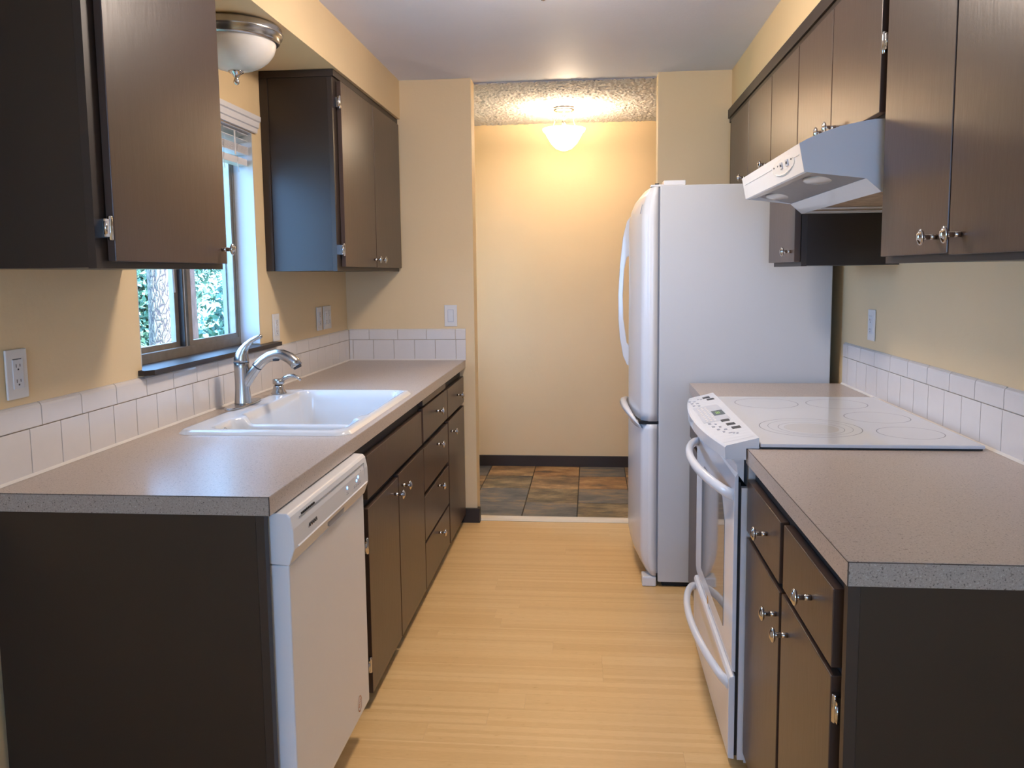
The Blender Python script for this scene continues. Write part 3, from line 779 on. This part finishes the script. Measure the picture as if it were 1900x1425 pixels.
part('edge_line', MB().add([(1.704-0.036*bow(y_)+0.006, y_, onpan(1.704-0.036*bow(y_)+0.006, y_, 0.0004)) for y_ in (1.298, 1.2995)]+[(1.788, y_, onpan(1.788, y_, 0.0004)) for y_ in (1.2995, 1.298)], [(0, 1, 2, 3)]), 'mark', cp)
decal('keypad_area', 1.690, 1.770, 0.82, 1.09, 'lgrey')
dis = decal('clock_display', 1.734, 1.768, 0.906, 0.985, 'lcd_back', 0.0010)
for k, yy in enumerate((0.962, 0.948, 0.936)):
    q = MB()
    for (dx, dy, lx, ly) in ((0.744, 0, 0.0015, 0.008), (0.749, 0, 0.0015, 0.008), (0.754, 0, 0.0015, 0.008), (0.744, 0.0065, 0.010, 0.0015)):
        x0 = 1.0+dx; vs = [(x0, yy-dy, onpan(x0, yy-dy, 0.0013)), (x0+lx, yy-dy, onpan(x0+lx, yy-dy, 0.0013)), (x0+lx, yy-dy-ly, onpan(x0+lx, yy-dy-ly, 0.0013)), (x0, yy-dy-ly, onpan(x0, yy-dy-ly, 0.0013))]
        q.add(vs, [(0, 1, 2, 3)])
    place('digit', q.mesh('digit', 'lcd')[0], q.mesh('digit', 'lcd')[1], cp)
for x0, yy in ((1.746, 1.246), (1.754, 1.196), (1.740, 0.800), (1.746, 0.738), (1.752, 0.682)):
    decal('touch_key', x0, x0+0.024, yy, yy+0.030, 'dark', 0.0009)
rng = random.Random(11)
for k in range(9):
    for i in range(3):
        decal('key_print', 1.700+i*0.012, 1.700+i*0.012+0.006, 0.835+k*0.027, 0.835+k*0.027+0.016, 'plastic', 0.0008)
for (x0, yy, w_, h_) in ((1.700, 0.79, 0.008, 0.020), (1.716, 0.775, 0.006, 0.016), (1.704, 0.745, 0.008, 0.016), (1.722, 0.728, 0.006, 0.018), (1.712, 0.700, 0.007, 0.016), (1.730, 0.690, 0.008, 0.012), (1.722, 0.662, 0.006, 0.014), (1.734, 0.640, 0.010, 0.008), (1.744, 0.630, 0.006, 0.012), (1.752, 0.622, 0.006, 0.008),
                         (1.694, 1.23, 0.008, 0.020), (1.708, 1.215, 0.008, 0.018), (1.696, 1.18, 0.008, 0.018), (1.712, 1.165, 0.008, 0.018), (1.696, 1.13, 0.008, 0.018), (1.712, 1.115, 0.007, 0.018), (1.726, 1.25, 0.006, 0.010), (1.734, 1.235, 0.006, 0.010)):
    decal('icon_print', x0, x0+w_, yy, yy+h_, 'mark', 0.0007)
# trim under the console, then the door
rings = []
for k in range(25):
    yy = 0.550+0.752*k/24
    xf = 1.732-0.030*bow(yy); xg = 1.742-0.010*bow(yy)
    rings.append([(1.760, yy, 0.885), (xf, yy, 0.885), (xg, yy, 0.8620), (xg+0.003, yy, 0.838), (1.760, yy, 0.815)])
part('vent_trim', MB().loft(rings, True, True, False), 'white', rg)
od = part('oven_door', MB().prism([(1.746, 0.276), (1.737, 0.280), (1.735, 0.300), (1.735, 0.780), (1.737, 0.830), (1.744, 0.842), (1.746, 0.842)], 'y', ry0+0.002, ry1-0.002), 'white_gloss', rg, bev=0.002)
part('door_gap_shade', MB().box(1.7465, 1.7530, ry0+0.005, ry1-0.005, 0.03, 0.815).box(1.7530, 1.7715, ry0+0.024, ry1-0.024, 0.03, 0.80), 'black', rg)  # black block stands in for the shade inside the open gap
part('oven_window', MB().prism([(0.692, 0.345), (0.690, 0.660), (0.740, 0.722), (1.110, 0.722), (1.160, 0.660), (1.158, 0.345)], 'x', 1.7335, 1.7352), 'oven_glass', od)
def bow_handle(y0_, y1_, x0, out, z0_, dz, rad):
    path = []
    for k in range(25):
        t = k/24; s = math.sin(math.pi*t)**0.62
        path.append((x0-out*s, y0_+(y1_-y0_)*t, z0_+dz*s))
    return MB().tube(path, rad, 14, flat=1.25, upv=(0, 0, 1))
part('handle', bow_handle(0.566, 1.286, 1.742, 0.074, 0.772, 0.016, 0.0125), 'white_gloss', od)
dr = part('storage_drawer', MB().prism([(1.746, 0.020), (1.730, 0.022), (1.7285, 0.030), (1.7285, 0.252), (1.732, 0.262), (1.746, 0.266)], 'y', ry0+0.002, ry1-0.002), 'white', rg, bev=0.002)
part('handle', bow_handle(0.566, 1.286, 1.736, 0.070, 0.228, 0.040, 0.0115), 'white_gloss', dr)
bd = MB().prism([(0.992, 0.300), (1.006, 0.307), (1.014, 0.294), (1.006, 0.280), (0.992, 0.284)], 'x', 1.7338, 1.7352)
part('emblem', bd, 'gold', od)
part('foot', MB().box(1.80, 1.83, ry0+0.03, ry0+0.06, 0.0005, 0.013).box(1.80, 1.83, ry1-0.06, ry1-0.03, 0.0005, 0.013).box(2.27, 2.30, ry0+0.03, ry0+0.06, 0.0005, 0.013).box(2.27, 2.30, ry1-0.06, ry1-0.03, 0.0005, 0.013), 'black', rg)

# ------------------------------------------------------------------ refrigerator
fg = thing('refrigerator', 'tall white bottom-freezer refrigerator standing in front of the return wall', 'refrigerator', (2.0, 2.2, 0))
fy0, fy1 = 1.830, 2.580
part('cabinet_body', MB().box(1.640, 2.352, fy0, fy1, 0.024, 1.748), 'white_tex', fg, bev=0.004)
def fdoor(z0, z1, ctop, cbot):
    rings = []
    NZ = 26
    for k in range(NZ+1):
        z = z0+(z1-z0)*k/NZ
        # depth shrinks near the top and bottom (crowned door)
        q = 1.0
        if ctop and z > z1-ctop: q = math.sqrt(max(0, 1-((z-(z1-ctop))/ctop)**2*0.80))
        if cbot and z < z0+cbot: q = math.sqrt(max(0, 1-(((z0+cbot)-z)/cbot)**2*0.80))
        rg_ = [(1.632, fy1-0.002, z), (1.632, fy0+0.002, z)]
        for t in range(33):
            u = t/32; u = u-math.sin(4*math.pi*u)/(4*math.pi)*0.0-math.sin(2*math.pi*u)/(2*math.pi)*0.75; yy = fy0+0.002+(fy1-fy0-0.004)*u
            e = min(u, 1-u)
            crown = 0.034+0.024*sm(e/0.045)**0.8+0.045*(1-(2*u-1)**2)
            rg_.append((1.632-crown*q, yy, z))
        rings.append(rg_)
    return MB().loft(rings, True, True, True)
up_ = part('upper_door', fdoor(0.742, 1.742, 0.15, 0.0), 'white', fg)
lo_ = part('freezer_drawer', fdoor(0.052, 0.728, 0.0, 0.12), 'white', fg)
part('gasket', MB().box(1.6325, 1.6395, fy0+0.012, fy1-0.012, 0.06, 1.738), 'grey', fg)
part('door_gap_shade', MB().box(1.556, 1.6395, fy0+0.010, fy1-0.010, 0.7285, 0.7415), 'black', fg)  # black slab painted in for the shade between door and freezer drawer
pts = [(1.572, 1.672), (1.548, 1.664), (1.530, 1.640), (1.510, 1.560), (1.495, 1.420), (1.487, 1.270), (1.488, 1.150), (1.496, 1.050), (1.512, 0.960), (1.532, 0.915), (1.560, 0.900), (1.560, 0.985), (1.530, 1.030), (1.513, 1.150), (1.510, 1.270), (1.517, 1.400), (1.530, 1.462), (1.562, 1.474)]
part('handle', MB().prism(pts, 'y', 2.470, 2.505), 'white_gloss', up_, bev=0.004)
hb = []
for k in range(29):
    u = k/28; yy = 1.850+0.705*u; s_ = math.sin(math.pi*u)**0.55
    bx = 1.493
    sec = [(1.560, 0.690), (bx+0.034, 0.700), (bx+0.018, 0.730), (bx+0.008, 0.764), (bx-0.007, 0.762), (bx, 0.777), (bx+0.022, 0.780), (bx+0.030, 0.742), (bx+0.044, 0.718), (1.562, 0.716)]
    hb.append([(1.572+(x-1.572)*max(s_, 0.12), yy, 0.708+(z-0.708)*max(s_, 0.15)) for x, z in sec])
part('handle', MB().loft(hb, True, True, True), 'white_gloss', lo_)
part('hinge_cover', MB().box(1.600, 1.655, fy0+0.012, fy0+0.060, 1.7435, 1.752).box(1.655, 1.745, fy0+0.010, fy0+0.090, 1.7485, 1.768), 'white', fg, bev=0.002)
part('hinge_pin', MB().lathe([(0.009, 0.0), (0.009, 0.006), (0.0, 0.0065)], (1.628, fy0+0.030, 1.752), (0, 0, 1), 12), 'dark', fg)
bg_ = part('badge', MB().prism([(1.5600, 1.636), (1.5675, 1.674), (1.5720, 1.674), (1.5680, 1.636)], 'y', 1.893, 1.921), 'grey', up_)
part('foot_cover', MB().box(1.572, 1.634, fy0+0.004, fy0+0.075, 0.001, 0.046), 'white', fg, bev=0.006)
part('base_grille', MB().box(1.600, 1.636, fy0+0.08, fy1-0.02, 0.004, 0.048), 'grey', fg)
part('roller_base', MB().box(1.66, 2.33, fy0+0.02, fy1-0.02, 0.001, 0.023), 'black', fg)

# ------------------------------------------------------------------ wall cabinets
def wall_body(x_wall, x_face, y0_, y1_, z0_, z1_, s, parent, mat='brown_side'):
    a, b = x_wall, x_face-s*0.019
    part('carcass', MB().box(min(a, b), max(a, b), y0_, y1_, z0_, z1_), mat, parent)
    a, b = x_face-s*0.0188, x_face
    part('face_frame', MB().box(min(a, b), max(a, b), y0_, y1_, z0_-0.002, z1_), 'brown_dark', parent)

# left, near
wc = thing('wall_cabinet', 'dark brown wall cabinet hanging nearest on the left, its end panel facing us', 'cabinet', (0.15, 0.3, 1.405))
wall_body(0.001, 0.302, 0.002, 0.590, 1.408, 2.214, 1, wc)
part('top_trim', MB().box(0.3025, 0.312, 0.002, 0.590, 2.190, 2.2155), 'brown_dark', wc)
d = panel('door', 0.3035, 0.322, 0.042, 0.578, 1.4215, 2.176, wc); knob(0.322, 0.548, 1.461, 1, d)
hinge(0.318, 0.034, 1.492, 1, d, -1); hinge(0.318, 0.034, 2.09, 1, d, -1)
# left, far
wc = thing('wall_cabinet', 'brown two-door wall cabinet on the left between window and return wall', 'cabinet', (0.15, 2.17, 1.403))
wall_body(0.001, 0.302, 1.632, 2.708, 1.405, 2.214, 1, wc)
part('top_trim', MB().box(0.002, 0.302, 1.6255, 1.6315, 2.188, 2.2155).box(0.3025, 0.312, 1.6255, 2.708, 2.190, 2.2155), 'brown_dark', wc)
part('scribe_strip', MB().box(0.001, 0.034, 1.6255, 1.6315, 1.405, 2.187), 'brown_dark', wc)
d = panel('door', 0.3035, 0.322, 1.688, 2.176, 1.421, 2.182, wc); knob(0.322, 2.136, 1.458, 1, d)
hinge(0.318, 1.679, 2.095, 1, d, -1); hinge(0.318, 1.679, 1.492, 1, d, -1)
d = panel('door', 0.3035, 0.322, 2.184, 2.690, 1.421, 2.184, wc); knob(0.322, 2.232, 1.458, 1, d)
# right: near double, over-hood, tall, over-fridge
XW = XR-0.001; XC = 2.072; XO = 2.050
wc = thing('wall_cabinet', 'brown two-door wall cabinet at near right, its bottom by two paired knobs', 'cabinet', (2.25, 0.05, 1.4))
wall_body(XW, XC, -0.385, 0.440, 1.402, 2.214, -1, wc)
d = panel('door', XC-0.001, XO, 0.047, 0.412, 1.4170, 2.140, wc); knob(XO, 0.098, 1.451, -1, d)
d = panel('door', XC-0.001, XO, -0.330, 0.041, 1.4135, 2.140, wc); knob(XO, -0.012, 1.451, -1, d)
wc = thing('wall_cabinet', 'short brown two-door wall cabinet directly above the range hood', 'cabinet', (2.25, 0.84, 1.755))
wall_body(XW, XC, 0.442, 1.238, 1.757, 2.214, -1, wc)
d = panel('door', XC-0.001, XO, 0.455, 0.853, 1.768, 2.140, wc); knob(XO, 0.812, 1.795, -1, d)
hinge(XO+0.004, 0.446, 1.93, -1, d, -1)
d = panel('door', XC-0.001, XO, 0.859, 1.238, 1.768, 2.140, wc); knob(XO, 0.900, 1.795, -1, d)
wc = thing('wall_cabinet', 'tall narrow brown wall cabinet between the range hood and the refrigerator', 'cabinet', (2.25, 1.45, 1.4))
wall_body(XW, XC, 1.240, 1.650, 1.402, 2.214, -1, wc)
d = panel('door', XC-0.001, XO, 1.246, 1.646, 1.4155, 2.140, wc); knob(XO, 1.292, 1.452, -1, d)
wc = thing('wall_cabinet', 'shallow brown two-door wall cabinet over the top of the refrigerator', 'cabinet', (2.25, 2.18, 1.77))
wall_body(XW, XC, 1.652, 2.708, 1.774, 2.214, -1, wc)
d = panel('door', XC-0.001, XO, 1.656, 2.104, 1.786, 2.140, wc); knob(XO, 1.706, 1.808, -1, d)
d = panel('door', XC-0.001, XO, 2.112, 2.560, 1.786, 2.140, wc); knob(XO, 2.154, 1.808, -1, d)
struct('trim_4', MB().box(2.058, 2.0765, -0.385, 2.708, 2.172, 2.216).box(2.066, 2.0710, -0.385, 2.708, 2.150, 2.1715), 'brown_dark', label='brown trim strip along the top of the right wall cabinets')

# ------------------------------------------------------------------ range hood
hd_ = thing('range_hood', 'white under-cabinet range hood above the range', 'range hood', (2.15, 0.85, 1.57))
hy0, hy1 = 0.472, 1.234
prof = [(2.395, 1.7560), (2.046, 1.7560), (2.010, 1.7500), (1.965, 1.7410), (1.924, 1.7275), (1.890, 1.7140), (1.866, 1.7015), (1.8795, 1.632), (1.884, 1.629)]
sh = MB()
# shell: outer skin with thickness, two cheeks and the sloping rear lip
inner = [(1.893, 1.6355), (1.881, 1.7010), (1.930, 1.7240), (2.010, 1.7450), (2.395, 1.7500)]
sh.prism(prof+inner, 'y', hy0+0.001, hy1-0.001)
cheek = [(2.395, 1.7555), (2.046, 1.7555), (2.010, 1.7500), (1.965, 1.7410), (1.924, 1.7275), (1.890, 1.7140), (1.866, 1.7015), (1.8795, 1.632), (1.895, 1.6290), (2.030, 1.6120), (2.068, 1.5785), (2.395, 1.5785)]
sh.prism(cheek, 'y', hy0, hy0+0.003).prism(cheek, 'y', hy1-0.003, hy1)
part('shell', sh, 'white', hd_)
part('rear_lip', MB().prism([(2.030, 1.6120), (2.068, 1.5785), (2.074, 1.5800), (2.034, 1.6160)], 'y', hy0+0.003, hy1-0.003), 'white_gloss', hd_)
part('filter_panel', MB().prism([(1.915, 1.640), (2.032, 1.6130), (2.034, 1.6170), (1.915, 1.643)], 'y', hy0+0.003, hy1-0.003), 'grille', hd_)
part('front_rail', MB().box(1.892, 1.914, hy0+0.003, hy1-0.003, 1.6330, 1.6400), 'white', hd_)
for cy in (0.66, 1.13):
    part('lamp_lens', MB().lathe([(0.085, 0.0), (0.080, -0.006), (0.060, -0.012), (0.030, -0.015), (0.0, -0.016)], (1.972, cy, 1.6355), (0.12, 0, 1), 28, sx=0.52, sy=1.0), 'white_gloss', hd_)
part('underside', MB().box(2.074, 2.392, hy0+0.004, hy1-0.004, 1.5850, 1.5880), 'grime', hd_)
part('rear_flange', MB().box(2.074, 2.392, hy1-0.045, hy1-0.004, 1.5790, 1.5840).box(2.074, 2.392, hy1-0.20, hy1-0.18, 1.5790, 1.5840), 'white', hd_)
# front details, lying on the sloping front
def onhood(z): return 1.866+(1.7015-z)/(1.7015-1.632)*0.0135
def hdecal(name, y0_, y1_, z0_, z1_, mat, th=0.0012):
    mb = MB().prism([(onhood(z0_)+0.0005, z0_), (onhood(z0_)-th, z0_), (onhood(z1_)-th, z1_), (onhood(z1_)+0.0005, z1_)], 'y', y0_, y1_)
    return part(name, mb, mat, hd_)
hdecal('accent_line', 0.80, 1.20, 1.6755, 1.6775, 'white_gloss'); hdecal('accent_line', 0.49, 0.56, 1.6755, 1.6775, 'white_gloss')
ov = MB(); pts = []
for k in range(36):
    a = k*math.pi/18; pts.append((0.665+0.125*math.cos(a), 1.670+0.021*math.sin(a)))
vs = [(onhood(z)-0.0012, yy, z) for yy, z in pts]+[(onhood(z)+0.001, yy, z) for yy, z in pts]
ov.add(vs, [tuple(range(36)), tuple(range(71, 35, -1))]+[(k, (k+1) % 36, 36+(k+1) % 36, 36+k) for k in range(36)])
part('control_plate', ov, 'plastic', hd_)
arc = [(onhood(1.650)-0.002, 0.665+0.115*math.cos(R(a)), 1.6715+0.024*math.sin(R(a))) for a in range(205, 336, 10)]
part('accent_line', MB().tube(arc, 0.0012, 6), 'white_gloss', hd_)
for yy in (0.676, 0.612):
    hdecal('rocker_switch', yy-0.012, yy+0.012, 1.664, 1.680, 'lgrey', 0.004); hdecal('switch_mark', yy-0.008, yy+0.006, 1.669, 1.675, 'dark', 0.0046)
for yy in (0.765, 0.72, 0.57): hdecal('switch_mark', yy-0.006, yy+0.004, 1.674, 1.678, 'dark', 0.0018)

# ------------------------------------------------------------------ outlets and switches
def wall_plate(name, label, cat, axis, x, yc, zc, gangs, kind, sign=1):
    """axis 'x': plate on a wall of constant x facing sign; axis 'y': on the back wall"""
    w_ = 0.070+0.046*(gangs-1); h_ = 0.117
    def bx(a0, a1, b0, b1, c0, c1):
        if axis == 'x': return MB().box(min(x+sign*a0, x+sign*a1), max(x+sign*a0, x+sign*a1), b0, b1, c0, c1)
        return MB().box(b0, b1, min(x+sign*a0, x+sign*a1), max(x+sign*a0, x+sign*a1), c0, c1)
    t = thing(name, label, cat, (x, yc, zc-h_/2) if axis == 'x' else (yc, x, zc-h_/2))
    part('cover_plate', bx(0.0, 0.006, yc-w_/2, yc+w_/2, zc-h_/2, zc+h_/2), 'plastic', t, bev=0.0025)
    for g in range(gangs):
        gc = yc+(g-(gangs-1)/2)*0.046
        if kind[g] == 'o' or kind[g] == 'g':
            f_ = part('receptacle', bx(0.006, 0.0085, gc-0.0165, gc+0.0165, zc-0.034, zc+0.034), 'white', t)
            for dz in (0.018, -0.018):
                part('slot', bx(0.0083, 0.0088, gc-0.0075, gc-0.0055, zc+dz-0.002, zc+dz+0.006), 'dark', f_)
                part('slot', bx(0.0083, 0.0088, gc+0.0050, gc+0.0070, zc+dz-0.001, zc+dz+0.006), 'dark', f_)
                part('slot', bx(0.0083, 0.0088, gc-0.0025, gc+0.0022, zc+dz-0.009, zc+dz-0.005), 'dark', f_)
            if kind[g] == 'g':
                part('test_button', bx(0.0083, 0.0095, gc-0.009, gc+0.009, zc-0.003, zc+0.003), 'lgrey', f_)
                part('button_print', bx(0.0083, 0.0088, gc-0.008, gc+0.008, zc+0.026, zc+0.030), 'mark', f_)
        else:
            part('rocker', bx(0.006, 0.0085, gc-0.0165, gc+0.0165, zc-0.034, zc+0.034), 'lgrey', t)
            part('rocker_face', bx(0.0085, 0.0115, gc-0.0148, gc+0.0148, zc-0.031, zc+0.031), 'white', t, bev=0.001)
    return t
o1 = wall_plate('wall_outlet', 'white duplex outlet low on the left wall nearest the camera', 'outlet', 'x', 0.001, 0.130, 1.163, 1, 'o')
part('plate_mark', MB().box(0.0065, 0.0075, 0.116, 0.144, 1.1975, 1.1990), 'dark', o1)
wall_plate('wall_outlet', 'white outlet beside the right edge of the window, above the sill end', 'outlet', 'x', 0.001, 1.694, 1.166, 1, 'g')
wall_plate('wall_outlet', 'narrow single outlet under the far left wall cabinet', 'outlet', 'x', 0.001, 2.245, 1.172, 1, 'g')
wall_plate('wall_outlet', 'wide double outlet under the far left wall cabinet, nearer the corner', 'outlet', 'x', 0.001, 2.365, 1.172, 2, 'oo')
wall_plate('light_switch', 'white rocker light switch on the left return wall', 'light switch', 'y', YB-0.001, 0.584, 1.159, 1, 's', -1)
wall_plate('wall_outlet', 'white outlet on the right wall above the backsplash near the refrigerator', 'outlet', 'x', XR-0.001, 1.480, 1.179, 1, 'o', -1)

# ------------------------------------------------------------------ lamps
def dome(name, label, cx, cy, zc, r, glass, drop):
    t = thing(name, label, 'ceiling light', (cx, cy, zc-drop))
    part('rim', MB().lathe([(r*0.90, 0.0), (r*0.98, -0.002), (r*1.04, -0.010), (r*1.02, -0.018), (r*1.06, -0.024), (r*1.04, -0.034), (r*0.98, -0.040), (r*0.99, -0.048), (r*0.93, -0.056), (r*0.88, -0.056)], (cx, cy, zc-0.001), (0, 0, 1), 48), 'nickel', t)
    g = [(r*0.90*math.cos(a), -0.052-(drop-0.095)*math.sin(a)) for a in [R(q) for q in range(0, 91, 9)]]
    part('glass_bowl', MB().lathe(g, (cx, cy, zc), (0, 0, 1), 48, caps=False), glass, t)
    f0 = zc-drop+0.046
    part('finial', MB().lathe([(0.026, 0.0), (0.024, -0.006), (0.014, -0.012), (0.009, -0.020), (0.0065, -0.026), (0.0095, -0.032), (0.0100, -0.038), (0.0060, -0.044), (0.0, -0.046)], (cx, cy, f0), (0, 0, 1), 20), 'chrome', t)
dome('ceiling_light', 'unlit frosted glass dome light under the left soffit over the sink', 0.165, 1.045, ZS, 0.148, 'alabaster', 0.192)
dome('ceiling_light', 'lit frosted dome light on the kitchen ceiling, only its finial showing', 1.200, 1.000, ZC, 0.160, 'kitchen_glass', 0.180)

HX, HY, HZ = 1.183, 3.50, 2.405
hl = thing('hall_lamp', 'lit white glass bowl lamp hanging from the hall ceiling', 'ceiling light', (HX, HY, 2.15))
part('canopy', MB().lathe([(0.066, 0.0), (0.066, -0.010), (0.058, -0.016), (0.020, -0.018), (0.0, -0.018)], (HX, HY, HZ-0.001), (0, 0, 1), 32), 'nickel', hl)
part('stem', MB().lathe([(0.010, -0.016), (0.010, -0.050), (0.014, -0.056), (0.014, -0.120), (0.0, -0.121)], (HX, HY, HZ), (0, 0, 1), 16), 'nickel', hl)
for a in (90, 210, 330, 0, 180):
    if a in (90, 210, 330):
        c_, s_ = math.cos(R(a+60)), math.sin(R(a+60))
        part('support_rod', MB().tube([(HX+0.045*c_, HY+0.045*s_, HZ-0.014), (HX+0.096*c_, HY+0.096*s_, 2.270)], 0.0028, 8), 'nickel', hl)
bulb = lamp('hall_bulb', 'POINT', (HX+0.03, HY, 2.262), 15.0, (1.0, 0.77, 0.52), shadow_soft_size=0.03)
bulb.parent = None
bowl = [(0.134, 2.280), (0.130, 2.268), (0.115, 2.254), (0.102, 2.228), (0.080, 2.192), (0.050, 2.162), (0.020, 2.150), (0.0, 2.148)]
part('glass_bowl', MB().lathe([(r_, z-HZ) for r_, z in bowl], (HX, HY, HZ), (0, 0, 1), 40, caps=False), 'hall_glass', hl)

# ------------------------------------------------------------------ outdoors seen through the window
gr = part('garden_ground', MB().box(-30, -0.25, -12, 34, -0.75, -0.55), 'grass'); tag(gr, 'sunlit grass outside the window', None, None, 'structure'); gr.name = 'ground'
def trunk(x, y_, r, h, lean, mat, name, label):
    rings = []; rng = random.Random(int(x*100))
    for k in range(24):
        z = -0.6+h*k/23; rad = r*(1.12-0.3*k/23)
        rings.append([(x+lean*z+rad*math.cos(a)*(1+rng.uniform(-0.07, 0.07)), y_+rad*math.sin(a)*(1+rng.uniform(-0.07, 0.07)), z) for a in [2*math.pi*q/20 for q in range(20)]])
    return MB().loft(rings, True, True, True)
def leaves(n, cx, cy, cz, rx, ry, rz, size, seed):
    rng = random.Random(seed); mb = MB()
    cl = [(rng.gauss(0, 0.30), rng.gauss(0, 0.30), rng.gauss(0, 0.30)) for _ in range(max(6, n//45))]
    for _ in range(n):
        c_ = rng.choice(cl); q = Vector((cx+rx*(c_[0]+rng.gauss(0, 0.16)), cy+ry*(c_[1]+rng.gauss(0, 0.16)), cz+rz*(c_[2]+rng.gauss(0, 0.13))))
        if q.z < -0.5: continue
        a = Vector((rng.gauss(0, 1), rng.gauss(0, 1), rng.gauss(0, 1))).normalized()
        b = a.cross(Vector((rng.gauss(0, 1), rng.gauss(0, 1), rng.gauss(0, 1)))).normalized()
        s = size*rng.uniform(0.6, 1.4)
        mb.add([q-a*s, q+b*s*0.45, q+a*s, q-b*s*0.45], [(0, 1, 2, 3)])
    return mb
t = thing('pine_tree', 'big sunlit pine trunk outside the left window sash', 'tree', (-2.95, 6.0, -0.55))
part('trunk', trunk(-2.93, 6.02, 0.122, 8.0, 0.012, 'bark', '', ''), 'bark', t)
f_ = part('foliage', leaves(700, -2.95, 6.0, 6.4, 1.6, 1.6, 1.5, 0.10, 5), LEAF[2], t); f_['kind'] = 'stuff'
t = thing('pine_tree', 'thin reddish pine trunk outside the right window sash', 'tree', (-4.75, 10.15, -0.55))
part('trunk', trunk(-4.75, 10.15, 0.082, 6.5, -0.012, 'bark_dark', '', ''), 'bark_dark', t)
part('branch', MB().tube([(-4.75, 10.2, 1.62), (-4.5, 10.4, 1.86), (-4.2, 10.6, 1.90), (-3.9, 10.8, 1.74)], [0.03, 0.024, 0.018, 0.012], 8), 'bark_dark', t)
f_ = part('foliage', leaves(900, -4.6, 10.0, 3.4, 1.3, 1.3, 1.0, 0.09, 6), LEAF[0], t); f_['kind'] = 'stuff'
spots = [(-4.4, 11.9, 0.6, 0.95, 0, 'low leafy shrub growing behind the thin pine'), (-6.7, 12.4, 0.9, 1.15, 1, 'pale shrub growing between the two pine trunks outside'), (-9.2, 14.4, 1.2, 1.4, 2, 'deep green shrub growing left behind the big pine trunk'),
         (-9.6, 19.6, 2.4, 2.3, 1, 'tall pale leafy tree standing far out in the garden'), (-4.6, 16.6, 2.2, 1.9, 0, 'mid green leafy tree standing far right in the garden'), (-15.5, 20.0, 2.6, 2.6, 0, 'leafy tree standing far left in the garden'), (-8.4, 25.5, 3.0, 2.6, 2, 'deep green leafy tree furthest away behind the garden')]
for k, (x, y_, z, r_, li, lab) in enumerate(spots):
    t = thing('leafy_tree' if z > 2 else 'garden_shrub', lab, 'tree' if z > 2 else 'shrub', (x, y_, -0.55))
    part('stem', MB().tube([(x, y_, -0.6), (x+0.05, y_, z*0.5), (x-0.05, y_+0.05, z+0.6)], [0.07, 0.05, 0.02], 8), 'bark_dark', t)
    f_ = part('foliage', leaves(8000, x, y_, z, r_, r_, r_, 0.075, 20+k), LEAF[li], t); f_['kind'] = 'stuff'
